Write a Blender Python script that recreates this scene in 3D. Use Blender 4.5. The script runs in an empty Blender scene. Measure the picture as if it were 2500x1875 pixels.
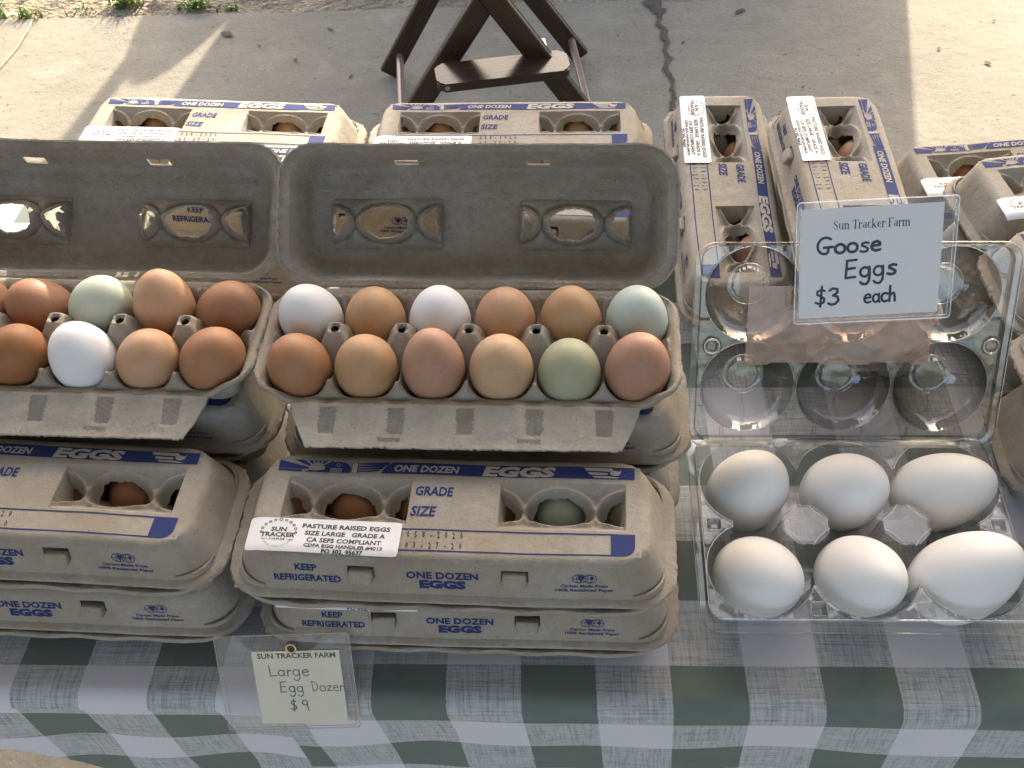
import bpy, bmesh, math, random
from math import sin, cos, radians, pi, sqrt, atan2, exp
from mathutils import Vector, Matrix, noise

random.seed(7)
S = bpy.context.scene
COL = S.collection

# ------------------------------------------------------------------ camera, sky, sun, exposure
cam = bpy.data.cameras.new('camera')
cam.sensor_width = 36.0
cam.lens = 38.94
cam.shift_x = -0.0352
cam.clip_start = 0.02
cam.clip_end = 500
camo = bpy.data.objects.new('camera', cam)
COL.objects.link(camo)
camo.matrix_world = (Matrix.Translation((0, 0, .755)) @ Matrix.Rotation(radians(90 - 48.2), 4, 'X')
                     @ Matrix.Rotation(radians(-1.65), 4, 'Z'))
S.camera = camo

SUN_EL = radians(23)
SUN_DIR = Vector((.2, .98, 0)).normalized()
SUN_DIR = Vector((SUN_DIR.x * cos(SUN_EL), SUN_DIR.y * cos(SUN_EL), sin(SUN_EL)))
W = bpy.data.worlds.new('World')
S.world = W
W.use_nodes = True
wn = W.node_tree
wn.nodes.clear()
sky = wn.nodes.new('ShaderNodeTexSky')
sky.sky_type = 'NISHITA'
sky.sun_disc = False
sky.sun_elevation = SUN_EL
sky.sun_rotation = atan2(SUN_DIR.x, SUN_DIR.y)
sky.dust_density = 4.0
sky.ozone_density = .3
sky.air_density = .8
bg = wn.nodes.new('ShaderNodeBackground')
bg.inputs['Strength'].default_value = .15
wo = wn.nodes.new('ShaderNodeOutputWorld')
wn.links.new(sky.outputs[0], bg.inputs['Color'])
wn.links.new(bg.outputs[0], wo.inputs['Surface'])
sl = bpy.data.lights.new('sun', 'SUN')
sl.energy = 3.3
sl.angle = radians(.55)
sl.color = (1, .9, .74)
so = bpy.data.objects.new('sun', sl)
COL.objects.link(so)
so.rotation_euler = (-SUN_DIR).to_track_quat('-Z', 'Y').to_euler()
so.location = (1, 6, 5)
S.view_settings.view_transform = 'Standard'
S.view_settings.look = 'None'
S.view_settings.exposure = 2.35
S.view_settings.use_white_balance = True
S.view_settings.white_balance_temperature = 6800
S.view_settings.white_balance_tint = 9.5
S.view_settings.gamma = 1
S.render.engine = 'CYCLES'
S.cycles.use_denoising = True
S.cycles.max_bounces = 8
S.cycles.diffuse_bounces = 4
S.cycles.transparent_max_bounces = 32
S.cycles.caustics_reflective = False
S.cycles.caustics_refractive = False


# ------------------------------------------------------------------ materials
class NT:
    def __init__(self, name):
        self.m = bpy.data.materials.new(name)
        self.m.use_nodes = True
        self.t = self.m.node_tree
        self.t.nodes.clear()
        self.out = self.n('ShaderNodeOutputMaterial')

    def n(self, typ, **kw):
        nd = self.t.nodes.new(typ)
        for k, v in kw.items():
            if k.startswith('i_'):
                key = k[2:].replace('_', ' ')
                nd.inputs[key].default_value = v
            else:
                setattr(nd, k, v)
        return nd

    def l(self, a, b):
        self.t.links.new(a, b)

    def math(self, op, a, b=None, c=None):
        nd = self.n('ShaderNodeMath', operation=op)
        for i, v in enumerate((a, b, c)):
            if v is None:
                continue
            if isinstance(v, (int, float)):
                nd.inputs[i].default_value = v
            else:
                self.l(v, nd.inputs[i])
        return nd.outputs[0]

    def mix(self, fac, a, b):
        nd = self.n('ShaderNodeMix', data_type='RGBA')
        for s, v in ((nd.inputs[0], fac), (nd.inputs[6], a), (nd.inputs[7], b)):
            if isinstance(v, (int, float)):
                s.default_value = v
            elif isinstance(v, tuple):
                s.default_value = v if len(v) == 4 else (*v, 1)
            else:
                self.l(v, s)
        return nd.outputs[2]

    def noise(self, scale, detail=3, rough=.55, vec=None):
        nd = self.n('ShaderNodeTexNoise')
        nd.inputs['Scale'].default_value = scale
        nd.inputs['Detail'].default_value = detail
        nd.inputs['Roughness'].default_value = rough
        if vec is not None:
            self.l(vec, nd.inputs['Vector'])
        return nd.outputs['Fac']

    def ramp(self, fac, lo, hi, a=0., b=1.):
        nd = self.n('ShaderNodeMapRange')
        self.l(fac, nd.inputs[0])
        for i, v in enumerate((lo, hi, a, b)):
            nd.inputs[1 + i].default_value = v
        return nd.outputs[0]

    def coord(self, which='Object'):
        return self.n('ShaderNodeTexCoord').outputs[which]

    def scaled(self, vec, sc):
        nd = self.n('ShaderNodeMapping')
        self.l(vec, nd.inputs[0])
        nd.inputs['Scale'].default_value = sc
        return nd.outputs[0]

    def bump(self, h, strength=.3, dist=.001):
        nd = self.n('ShaderNodeBump')
        nd.inputs['Strength'].default_value = strength
        nd.inputs['Distance'].default_value = dist
        self.l(h, nd.inputs['Height'])
        return nd.outputs[0]

    def principled(self, color, rough=.6, normal=None, **kw):
        p = self.n('ShaderNodeBsdfPrincipled')
        if isinstance(color, tuple):
            p.inputs['Base Color'].default_value = (*color, 1)
        else:
            self.l(color, p.inputs['Base Color'])
        if isinstance(rough, (int, float)):
            p.inputs['Roughness'].default_value = rough
        else:
            self.l(rough, p.inputs['Roughness'])
        if normal is not None:
            self.l(normal, p.inputs['Normal'])
        for k, v in kw.items():
            p.inputs[k.replace('_', ' ')].default_value = v
        return p.outputs[0]

    def done(self, sh):
        self.l(sh, self.out.inputs['Surface'])
        return self.m


def pulp(name, base, dark, warm, bump=.5, bdist=.0013):
    t = NT(name)
    c = t.coord()
    info = t.n('ShaderNodeObjectInfo')
    add = t.n('ShaderNodeVectorMath', operation='ADD')
    t.l(c, add.inputs[0])
    t.l(info.outputs['Random'], add.inputs[1])
    v = add.outputs[0]
    big = t.ramp(t.noise(22, 3, .6, v), .38, .68)
    mid = t.ramp(t.noise(140, 4, .65, v), .35, .7)
    fine = t.noise(900, 3, .7, v)
    fleck = t.ramp(t.noise(520, 2, .5, v), .67, .74)
    col = t.mix(big, base, warm)
    col = t.mix(t.math('MULTIPLY', mid, .55), col, dark)
    col = t.mix(t.ramp(fine, .3, .8, 0, .3), col, dark)
    col = t.mix(t.math('MULTIPLY', fleck, .6), col, (.09, .075, .065))
    smudge = t.ramp(t.noise(9, 4, .7, v), .56, .74, 0, .35)
    col = t.mix(smudge, col, tuple(x * .62 for x in warm))
    h = t.math('ADD', t.math('MULTIPLY', t.noise(420, 4, .7, v), 1.0), t.math('MULTIPLY', t.noise(60, 2, .5, v), 1.2))
    return t.done(t.principled(col, .92, t.bump(h, bump, bdist), Specular_IOR_Level=.18))


M = {}
M['pulp'] = pulp('grey kraft pulp', (.340, .316, .276), (.235, .213, .180), (.300, .252, .190))
M['pulp_inner'] = pulp('uncoated grey pulp', (.365, .340, .298), (.205, .188, .160), (.300, .266, .215), 1.0, .0022)
M['pulp_rough'] = pulp('rough grey pulp', (.290, .275, .245), (.19, .178, .158), (.25, .23, .20), 1.0, .002)
M['pulp_light'] = pulp('pale inner pulp', (0.400, 0.372, 0.320), (0.289, 0.266, 0.228), (0.376, 0.344, 0.280))


def simple(name, col, rough=.6, var=.12, scale=300, bump=0., **kw):
    t = NT(name)
    v = t.coord()
    nz = t.noise(scale, 3, .6, v)
    d = tuple(max(0, x * (1 - var * 2)) for x in col)
    c = t.mix(t.ramp(nz, .3, .75), col, d)
    nrm = t.bump(nz, bump, .001) if bump else None
    return t.done(t.principled(c, rough, nrm, **kw))


def ink(name, col, base):
    t = NT(name)
    v = t.coord()
    worn = t.ramp(t.noise(900, 3, .7, v), .62, .78, 0, .45)
    return t.done(t.principled(t.mix(worn, col, base), .8, None, Specular_IOR_Level=.2))


M['ink'] = ink('blue carton ink', (.022, .034, .125), (.19, .18, .185))
M['paper_mark'] = simple('bare pulp lettering', (.38, .35, .30), .9, .08, 500)
M['stamp'] = ink('dark date stamp ink', (.045, .045, .055), (.3, .28, .25))
M['label'] = simple('white sticker paper', (.60, .60, .615), .45, .01, 200)
M['print'] = simple('black print', (.03, .03, .035), .6, .1)
M['paper'] = simple('white card', (.72, .72, .74), .6, .02, 60)
M['cream'] = simple('cream note paper', (.70, .655, .50), .7, .03, 60)
M['marker'] = simple('dark blue marker', (.010, .012, .040), .9, .1, Specular_IOR_Level=.1)
M['pencil'] = simple('blue grey pen', (.075, .08, .14), .6, .25, 400)
M['brass'] = simple('brass eyelet', (.55, .42, .2), .3, .1, Metallic=1.0)
M['steel'] = simple('steel', (.5, .48, .46), .3, .1, Metallic=1.0)
M['dowel'] = simple('brown dowel', (.16, .11, .09), .28, .2, 120)
M['canvas'] = simple('beige sun blocker canvas', (.5, .46, .38), .9, .1, 40)


def blocker_fabric():
    t = NT('grey canopy blocker fabric')
    d = t.n('ShaderNodeBsdfDiffuse')
    d.inputs[0].default_value = (.30, .31, .33, 1)  # darkened so the added canopy throws little light back
    tr = t.n('ShaderNodeBsdfTranslucent')
    tr.inputs[0].default_value = (.75, .74, .72, 1)
    mx = t.n('ShaderNodeMixShader')
    mx.inputs[0].default_value = .06
    t.l(d.outputs[0], mx.inputs[1])
    t.l(tr.outputs[0], mx.inputs[2])
    return t.done(mx.outputs[0])


M['blocker_fabric'] = blocker_fabric()


def egg_mat():
    t = NT('egg shell')
    info = t.n('ShaderNodeObjectInfo')
    c = t.coord()
    add = t.n('ShaderNodeVectorMath', operation='ADD')
    t.l(c, add.inputs[0])
    t.l(info.outputs['Random'], add.inputs[1])
    v = add.outputs[0]
    col = info.outputs['Color']
    dk = t.n('ShaderNodeHueSaturation')
    dk.inputs['Saturation'].default_value = 1.12
    dk.inputs['Value'].default_value = .87
    t.l(col, dk.inputs['Color'])
    cc = t.mix(t.math('MULTIPLY', t.ramp(t.noise(75, 4, .7, v), .4, .75), info.outputs['Alpha']), col, dk.outputs[0])
    dk2 = t.n('ShaderNodeHueSaturation')
    dk2.inputs['Value'].default_value = .5
    t.l(col, dk2.inputs['Color'])
    spk = t.ramp(t.noise(380, 1, .4, v), .735, .77)
    cc = t.mix(t.math('MULTIPLY', t.math('MULTIPLY', spk, .6), info.outputs['Alpha']), cc, dk2.outputs[0])
    p = t.n('ShaderNodeBsdfPrincipled')
    t.l(cc, p.inputs['Base Color'])
    p.inputs['Roughness'].default_value = .52
    p.inputs['Specular IOR Level'].default_value = .32
    t.l(t.bump(t.noise(1500, 2, .6, v),   .22, .0005), p.inputs['Normal'])
    return t.done(p.outputs[0])


M['egg'] = egg_mat()


def film(name, tint, base_gloss, edge, haze=0., hazecol=(.8, .82, .85), rough=.06, bumpy=0., thick=.0):
    t = NT(name)
    tr = t.n('ShaderNodeBsdfTransparent')
    tr.inputs[0].default_value = (*tint, 1)
    lw = t.n('ShaderNodeLayerWeight')
    t.l(t.mix(t.math('MULTIPLY', t.math('POWER', lw.outputs['Facing'], 1.6), thick), tint, tuple(x * .45 for x in tint)), tr.inputs[0])
    gl = t.n('ShaderNodeBsdfGlossy')
    gl.inputs['Roughness'].default_value = rough
    gl.inputs[0].default_value = (.95, .97, 1, 1)
    if bumpy:
        t.l(t.bump(t.noise(35, 2, .5, t.coord()), bumpy, .004), gl.inputs['Normal'])
    fr = t.n('ShaderNodeLayerWeight')
    fr.inputs['Blend'].default_value = .28
    fac = t.ramp(fr.outputs['Facing'], 0, 1, base_gloss, base_gloss)
    pw = t.math('POWER', fr.outputs['Facing'], 3.2)
    fac = t.math('ADD', t.math('MULTIPLY', pw, edge), base_gloss)
    fac = t.math('MINIMUM', fac, .9)
    mx = t.n('ShaderNodeMixShader')
    t.l(fac, mx.inputs[0])
    t.l(tr.outputs[0], mx.inputs[1])
    t.l(gl.outputs[0], mx.inputs[2])
    sh = mx.outputs[0]
    if haze:
        df = t.n('ShaderNodeBsdfDiffuse')
        df.inputs[0].default_value = (*hazecol, 1)
        m2 = t.n('ShaderNodeMixShader')
        m2.inputs[0].default_value = haze
        t.l(sh, m2.inputs[1])
        t.l(df.outputs[0], m2.inputs[2])
        sh = m2.outputs[0]
    return t.done(sh)


M['clear'] = film('clear moulded plastic', (.955, .955, .95), .07, .85, .04, (.72, .67, .56), rough=.05, bumpy=.18, thick=1.1)
M['clear_lid'] = film('clear lid plastic with painted shade', (.84, .84, .81), .075, .8, .02, (.6, .56, .5), rough=.06, bumpy=.2, thick=1.2)  # film darkened to stand in for shade on the cloth behind
M['clear_edge'] = film('clear plastic rim', (.86, .86, .84), .13, .6, .05, (.7, .68, .62), rough=.12, thick=.8)
M['sleeve'] = film('clear vinyl sleeve', (.96, .96, .965),   .016, .5, .012, (.72, .72, .74), rough=.12, bumpy=.25)
M['sleeve_note'] = film('cloudy vinyl sleeve', (.95, .95, .955), .03, .5, .085, (.70, .69, .72), rough=.2, bumpy=.3)
M['tint'] = film('label film with painted pink reflection', (.84, .68, .61), .05, .4, .10, (.50, .30, .23), rough=.12, bumpy=.12)  # pinkish reflection put into the film colour


def cloth_mat():
    t = NT('buffalo check tablecloth')
    uv = t.coord('UV')
    sep = t.n('ShaderNodeSeparateXYZ')
    t.l(uv, sep.inputs[0])
    # slightly ragged woven boundaries
    wob = t.math('MULTIPLY', t.math('SUBTRACT', t.noise(16, 4, .7, uv), .5), .035)
    u = t.math('ADD', sep.outputs[0], wob)
    v = t.math('ADD', sep.outputs[1], wob)
    fu = t.math('FLOORED_MODULO', t.math('FLOOR', u), 2)
    fv = t.math('FLOORED_MODULO', t.math('FLOOR', v), 2)
    both = t.math('MULTIPLY', fu, fv)
    one = t.math('ABSOLUTE', t.math('SUBTRACT', fu, fv))
    # slub threads
    a = t.noise(1, 4, .75, t.scaled(uv, (26, 1.1, 1)))
    b = t.noise(1, 4, .75, t.scaled(uv, (1.1, 26, 1)))
    a2 = t.noise(1, 2, .6, t.scaled(uv, (90, 5, 1)))
    b2 = t.noise(1, 2, .6, t.scaled(uv, (5, 90, 1)))
    sl_ = t.math('ADD', t.ramp(a, .46, .72), t.ramp(b, .46, .72))
    sl_ = t.math('ADD', sl_, t.math('MULTIPLY', t.math('ADD', t.ramp(a2, .4, .8), t.ramp(b2, .4, .8)), .55))
    sl_ = t.math('MINIMUM', t.math('MULTIPLY', sl_, .55), .92)
    white = (.55, .55, .595)
    green = (.118, .148, .132)
    streak = t.mix(sl_, (.49, .50, .525), (.14, .165, .152))
    col = t.mix(one, white, streak)
    gvar = t.mix(t.ramp(t.noise(3, 3, .6, uv), .3, .7), green, (.134, .166, .148))
    col = t.mix(both, col, gvar)
    dirt = t.ramp(t.noise(.35, 4, .7, uv), .55, .8, 0, .12)
    col = t.mix(dirt, col, (.30, .27, .24))
    wv = t.math('ADD', t.noise(1, 1, .5, t.scaled(uv, (160, 24, 1))), t.noise(1, 1, .5, t.scaled(uv, (24, 160, 1))))
    return t.done(t.principled(col, .8, t.bump(wv, .35, .0006), Specular_IOR_Level=.3))


M['cloth'] = cloth_mat()


def concrete():
    t = NT('weathered concrete')
    c = t.coord()
    big = t.ramp(t.noise(1.3, 4, .6, c), .3, .7)
    mid = t.ramp(t.noise(9, 5, .65, t.scaled(c, (1, 2.2, 1))), .35, .7)
    fine = t.noise(160, 4, .75, c)
    col = t.mix(big, (.265, .240, .186), (.21, .190, .147))
    col = t.mix(t.math('MULTIPLY', mid, .4), col, (.145, .133, .110))
    col = t.mix(t.ramp(fine, .35, .75, 0, .45), col, (.10, .092, .078))
    stain = t.ramp(t.noise(3.2, 5, .7, t.scaled(c, (1, 1.6, 1))), .52, .72, 0, .55)
    col = t.mix(stain, col, (.165, .145, .108))
    pale = t.ramp(t.noise(5.5, 4, .65, t.scaled(c, (1.6, 1, 1))), .56, .74, 0, .4)
    col = t.mix(pale, col, (.30, .278, .235))
    pit = t.ramp(t.noise(75, 3, .6, c), .655, .70)
    col = t.mix(t.math('MULTIPLY', pit, .7), col, (.07, .06, .048))
    pit2 = t.ramp(t.noise(24, 3, .6, t.scaled(c, (1, 1.7, 1))), .69, .725)
    col = t.mix(t.math('MULTIPLY', pit2, .55), col, (.085, .073, .055))
    rough = t.ramp(t.noise(16, 5, .75, t.scaled(c, (1, 3.5, 1))), .58, .68, 0, .45)
    col = t.mix(rough, col, (.105, .095, .076))
    h = t.math('ADD', fine, t.math('MULTIPLY', t.noise(30, 3, .6, c), 1.5))
    return t.done(t.principled(col, .9, t.bump(h, .45, .004), Specular_IOR_Level=.25))


M['concrete'] = concrete()


def soil():
    t = NT('dry gravelly soil')
    c = t.coord()
    a = t.noise(14, 5, .7, c)
    b = t.noise(90, 4, .75, c)
    vo = t.n('ShaderNodeTexVoronoi')
    vo.inputs['Scale'].default_value = 70
    t.l(c, vo.inputs['Vector'])
    col = t.mix(t.ramp(a, .35, .7), (.34, .28, .20), (.20, .165, .12))
    col = t.mix(t.ramp(b, .4, .75, 0, .8), col, (.10, .085, .06))
    col = t.mix(t.ramp(vo.outputs['Distance'], .0, .35, .5, 0), col, (.45, .39, .30))
    return t.done(t.principled(col, .95, t.bump(t.math('ADD', b, vo.outputs['Distance']), .9, .012), Specular_IOR_Level=.15))


M['soil'] = soil()
M['crack'] = simple('crack dirt', (.085, .072, .058), .95, .3, 120, .8)


def wood(name, a, b, rough):
    t = NT(name)
    c = t.coord()
    g = t.noise(1, 4, .6, t.scaled(c, (9, 260, 260)))
    col = t.mix(t.ramp(g, .3, .7), a, b)
    return t.done(t.principled(col, rough, t.bump(g, .12, .0008), Specular_IOR_Level=.5))


M['wood'] = wood('dark varnished wood', (.020, .012, .008), (.050, .029, .018), .22)
M['plank'] = wood('grey planks', (.35, .3, .24), (.27, .22, .17), .8)


def grass_mat():
    t = NT('grass blade')
    c = t.coord()
    col = t.mix(t.ramp(t.noise(30, 2, .5, c), .3, .7), (.11, .19, .025), (.19, .23, .05))
    return t.done(t.principled(col, .6, None))


M['grass'] = grass_mat()
M['straw'] = simple('dry straw', (.55, .47, .25), .7, .1)


# ------------------------------------------------------------------ object helpers
def link_mesh(name, me, parent=None, loc=None, rot=None):
    o = bpy.data.objects.new(name, me)
    COL.objects.link(o)
    if parent:
        o.parent = parent
    if loc is not None:
        o.location = loc
    if rot is not None:
        o.rotation_euler = rot
    return o


def thing(name, label, cat, loc=(0, 0, 0), rot=(0, 0, 0), group=None):
    o = bpy.data.objects.new(name, None)
    o.empty_display_size = .05
    COL.objects.link(o)
    o.location = loc
    o.rotation_euler = rot
    o['label'] = label
    o['category'] = cat
    if group:
        o['group'] = group
    return o


def tag(o, label=None, cat=None, group=None, kind=None):
    for k, v in (('label', label), ('category', cat), ('group', group), ('kind', kind)):
        if v:
            o[k] = v
    return o


def bm_mesh(bm, name, mats, smooth=40):
    me = bpy.data.meshes.new(name)
    bm.to_mesh(me)
    bm.free()
    for m in mats:
        me.materials.append(M[m])
    if smooth:
        me.polygons.foreach_set('use_smooth', [True] * len(me.polygons))
        me.set_sharp_from_angle(angle=radians(smooth))
    return me


def solidify(me, t, offset=-1.0, sub=0, bevel=0, inner=0):
    o = bpy.data.objects.new('tmp', me)
    COL.objects.link(o)
    if t:
        md = o.modifiers.new('s', 'SOLIDIFY')
        md.thickness = t
        md.offset = offset
        md.material_offset = inner
    if bevel:
        md = o.modifiers.new('b', 'BEVEL')
        md.width = bevel
        md.segments = 2
    if sub:
        md = o.modifiers.new('d', 'SUBSURF')
        md.levels = md.render_levels = sub
    dg = bpy.context.evaluated_depsgraph_get()
    r = bpy.data.meshes.new_from_object(o.evaluated_get(dg))
    bpy.data.objects.remove(o)
    return r


def box(bm, c, s, rot=None, mat=0, bev=0):
    r = bmesh.ops.create_cube(bm, size=1)
    mt = Matrix.Translation(c) @ (rot.to_4x4() if rot else Matrix.Identity(4)) @ Matrix.Diagonal((*s, 1))
    bmesh.ops.transform(bm, matrix=mt, verts=r['verts'])
    fs = {f for v in r['verts'] for f in v.link_faces}
    for f in fs:
        f.material_index = mat
    if bev:
        es = {e for v in r['verts'] for e in v.link_edges}
        bmesh.ops.bevel(bm, geom=list(es), offset=bev, segments=3, affect='EDGES', profile=.6)
    return r['verts']


def tube(bm, a, b, r, seg=14, r2=None, mat=0):
    a, b = Vector(a), Vector(b)
    d = b - a
    q = d.to_track_quat('Z', 'Y').to_matrix().to_4x4()
    g = bmesh.ops.create_cone(bm, cap_ends=True, segments=seg, radius1=r, radius2=r if r2 is None else r2, depth=d.length)
    bmesh.ops.transform(bm, matrix=Matrix.Translation((a + b) / 2) @ q, verts=g['verts'])
    for f in {f for v in g['verts'] for f in v.link_faces}:
        f.material_index = mat


# ------------------------------------------------------------------ lettering: flat polygons in 2D
_tc = {}


def raw_text(s, bold, res):
    k = (s, bold, res)
    if k in _tc:
        return _tc[k]
    cu = bpy.data.curves.new('t', 'FONT')
    cu.body = s
    cu.size = 1
    cu.resolution_u = res
    cu.offset = bold
    o = bpy.data.objects.new('t', cu)
    COL.objects.link(o)
    dg = bpy.context.evaluated_depsgraph_get()
    me = bpy.data.meshes.new_from_object(o.evaluated_get(dg))
    vs = [(v.co.x, v.co.y) for v in me.vertices]
    ps = [tuple(p.vertices) for p in me.polygons]
    bpy.data.objects.remove(o)
    bpy.data.curves.remove(cu)
    bpy.data.meshes.remove(me)
    _tc[k] = (vs, ps)
    return _tc[k]


def text(s, x, y, cap, width=None, bold=.02, shear=0., align='C', res=2, sx=1., rot=0.):
    """polygons of s: cap height `cap`, baseline y; width forces the total width"""
    vs, ps = raw_text(s, bold, res)
    if not vs:
        return []
    x0 = min(v[0] for v in vs)
    x1 = max(v[0] for v in vs)
    k = cap / .73
    kx = k * sx if width is None else width / (x1 - x0)
    off = {'C': -(x0 + x1) / 2, 'L': -x0, 'R': -x1}[align]
    cr, sr = cos(rot), sin(rot)
    pts = []
    for px, py in vs:
        a = (px + off) * kx + shear * py * k
        b = py * k
        pts.append((x + a * cr - b * sr, y + a * sr + b * cr))
    return [[pts[i] for i in p] for p in ps]


def stroke(pts, w, caps=True, w2=None):
    out = []
    w2 = w if w2 is None else w2
    n = len(pts)
    ws = [w + (w2 - w) * i / max(1, n - 1) for i in range(n)]
    for i in range(n - 1):
        (ax, ay), (bx, by) = pts[i], pts[i + 1]
        dx, dy = bx - ax, by - ay
        L = sqrt(dx * dx + dy * dy)
        if L < 1e-9:
            continue
        nx, ny = -dy / L / 2, dx / L / 2
        out.append([(ax - nx * ws[i], ay - ny * ws[i]), (bx - nx * ws[i + 1], by - ny * ws[i + 1]),
                    (bx + nx * ws[i + 1], by + ny * ws[i + 1]), (ax + nx * ws[i], ay + ny * ws[i])])
    if caps:
        for i, (px, py) in enumerate(pts):
            out.append([(px + ws[i] / 2 * cos(a * pi / 4), py + ws[i] / 2 * sin(a * pi / 4)) for a in range(8)])
    return out


def arc(cx, cy, rx, ry, a0, a1, n=14):
    return [(cx + rx * cos(radians(a0 + (a1 - a0) * i / n)), cy + ry * sin(radians(a0 + (a1 - a0) * i / n))) for i in range(n + 1)]


def ring(cx, cy, r, w, n=20):
    return stroke(arc(cx, cy, r, r, 0, 360, n), w, False)


HAND = {  # strokes, advance ; baseline 0, x-height .55, cap 1
    'G': ([arc(.42, .5, .40, .5, 50, 250, 12) + [(.45, .02), (.55, .12), (.58, .40)], [(.34, .40), (.80, .42)]], .9),
    'o': ([arc(.26, .28, .25, .27, 80, 440, 14)], .62),
    's': ([[(.44, .52), (.30, .57), (.12, .50), (.12, .38), (.30, .29), (.42, .18), (.38, .04), (.20, 0), (.04, .06)]], .56),
    'e': ([[(.04, .30), (.46, .34), (.44, .48), (.30, .57), (.12, .50), (.03, .30), (.08, .10), (.25, 0), (.48, .06)]], .62),
    'E': ([[(.10, 1.0), (.05, 0), (.52, .03)], [(.08, 1.0), (.56, 1.02)], [(.08, .52), (.48, .55)]], .74),
    'g': ([arc(.24, .28, .22, .27, 60, 400, 12), [(.46, .55), (.48, .1), (.46, -.25), (.34, -.44), (.14, -.42), (.04, -.30)]], .66),
    '$': ([[(.46, .82), (.30, .90), (.10, .80), (.10, .62), (.30, .50), (.46, .36), (.42, .14), (.24, .06), (.02, .16)],
           [(.32, 1.08), (.26, -.10)]], .66),
    '3': ([[(.04, .84), (.20, .96), (.42, .90), (.44, .70), (.22, .54), (.44, .46), (.50, .22), (.34, .03), (.14, 0), (.0, .10)]], .66),
    'a': ([arc(.22, .27, .21, .26, 50, 390, 12), [(.44, .55), (.42, .12), (.50, 0)]], .60),
    'c': ([arc(.26, .28, .25, .28, 50, 310, 10)], .52),
    'h': ([[(.06, 1.0), (.05, 0)], [(.05, .32), (.18, .52), (.34, .52), (.40, .30), (.42, 0)]], .56),
    'L': ([[(.06, 1.0), (.10, .02), (.58, .08)]], .66),
    'r': ([[(.08, .55), (.08, 0)], [(.08, .34), (.2, .52), (.36, .52)]], .44),
    'D': ([[(.06, 1.0), (.14, 0)], [(.06, 1.0), (.40, .86), (.56, .5), (.44, .16), (.14, 0)]], .72),
    'z': ([[(.02, .5), (.40, .54), (.04, .04), (.44, .06)]], .54),
    'n': ([[(.06, .52), (.05, 0)], [(.05, .34), (.2, .54), (.36, .50), (.40, 0)]], .54),
    '9': ([arc(.22, .72, .20, .24, 30, 380, 12), [(.42, .82), (.40, .4), (.46, -.05)]], .58),
    ' ': ([], .45),
}


def hand(s, x, y, cap, w, sx=1., slope=0., gap=1.):
    out = []
    cx = 0
    for ch in s:
        st, adv = HAND[ch]
        jy = random.uniform(-.02, .02)
        for pl in st:
            out += stroke([(x + (cx + px) * cap * sx, y + (py + jy) * cap + (cx + px) * cap * sx * slope) for px, py in pl],
                          w * random.uniform(.85, 1.1))
        cx += adv * gap
    return out


def serif_word(s, x, y, cap):
    """small bookish serif letters: heavy stems, hair serifs, x is the left end"""
    T, H = .14, .055
    xh = .64

    def foot(cx, yy, half=.13):
        return ([(cx - half, yy), (cx + half, yy)], H)
    G = {
        'S': ([([(.44, .80), (.40, .95), (.26, 1.0), (.10, .92), (.08, .76)], H), ([(.08, .76), (.18, .60), (.36, .46), (.46, .30)], T),
               ([(.46, .30), (.44, .10), (.26, 0), (.08, .08), (.05, .26)], H)], .60),
        'u': ([([(.12, xh), (.12, .2)], T), ([(.12, .2), (.2, .02), (.34, .02), (.46, .16)], H), ([(.48, xh), (.48, .02)], T), foot(.06, xh, .08), foot(.42, xh, .08), foot(.54, .02, .08)], .66),
        'n': ([([(.12, xh), (.12, 0)], T), ([(.12, .48), (.24, .64), (.38, .64)], H), ([(.38, .62), (.47, .5), (.47, 0)], T), foot(.12, .02), foot(.48, .02), foot(.06, xh, .08)], .66),
        'T': ([([(.36, .98), (.36, 0)], T), ([(.02, .98), (.70, .98)], H), ([(.02, .98), (.02, .78)], H), ([(.70, .98), (.70, .78)], H), foot(.36, .02, .17)], .72),
        'r': ([([(.12, xh), (.12, 0)], T), ([(.12, .44), (.24, .64), (.36, .62)], H), ([(.35, .60), (.37, .54)], T), foot(.12, .02), foot(.06, xh, .08)], .46),
        'a': ([([(.10, .50), (.20, .65), (.36, .60)], H), ([(.40, .58), (.40, .06)], T), ([(.40, .40), (.16, .32)], H), ([(.14, .32), (.10, .16)], T), ([(.10, .14), (.20, 0), (.40, .12)], H), foot(.48, .02, .07)], .56),
        'c': ([([(.44, .52), (.34, .65), (.20, .62)], H), ([(.16, .58), (.09, .34), (.14, .12)], T), ([(.16, .08), (.28, 0), (.44, .10)], H)], .52),
        'k': ([([(.12, 1.02), (.12, 0)], T), ([(.12, .26), (.44, .62)], H), ([(.22, .38), (.48, .02)], T), foot(.12, .02), foot(.50, .02, .1), foot(.44, .63, .1), foot(.05, 1.0, .08)], .62),
        'e': ([([(.12, .36), (.44, .36), (.42, .54), (.30, .65), (.18, .62)], H), ([(.16, .58), (.09, .34), (.14, .12)], T), ([(.16, .08), (.28, 0), (.44, .10)], H)], .54),
        'F': ([([(.16, .98), (.16, 0)], T), ([(.04, .98), (.56, .98)], H), ([(.56, .98), (.56, .78)], H), ([(.16, .52), (.42, .52)], H), foot(.16, .02, .15)], .64),
        'm': ([([(.12, xh), (.12, 0)], T), ([(.12, .48), (.24, .64), (.36, .64)], H), ([(.36, .62), (.45, .5), (.45, 0)], T), ([(.45, .48), (.57, .64), (.69, .64)], H), ([(.69, .62), (.78, .5), (.78, 0)], T), foot(.12, .02), foot(.45, .02), foot(.78, .02), foot(.06, xh, .08)], .94),
        ' ': ([], .28)}
    out = []
    cx = 0
    for ch in s:
        st, adv = G[ch]
        for pl, w in st:
            out += stroke([(x + (cx + a) * cap, y + b * cap) for a, b in pl], w * cap, w == T)
        cx += adv
    return out, cx * cap


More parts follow.
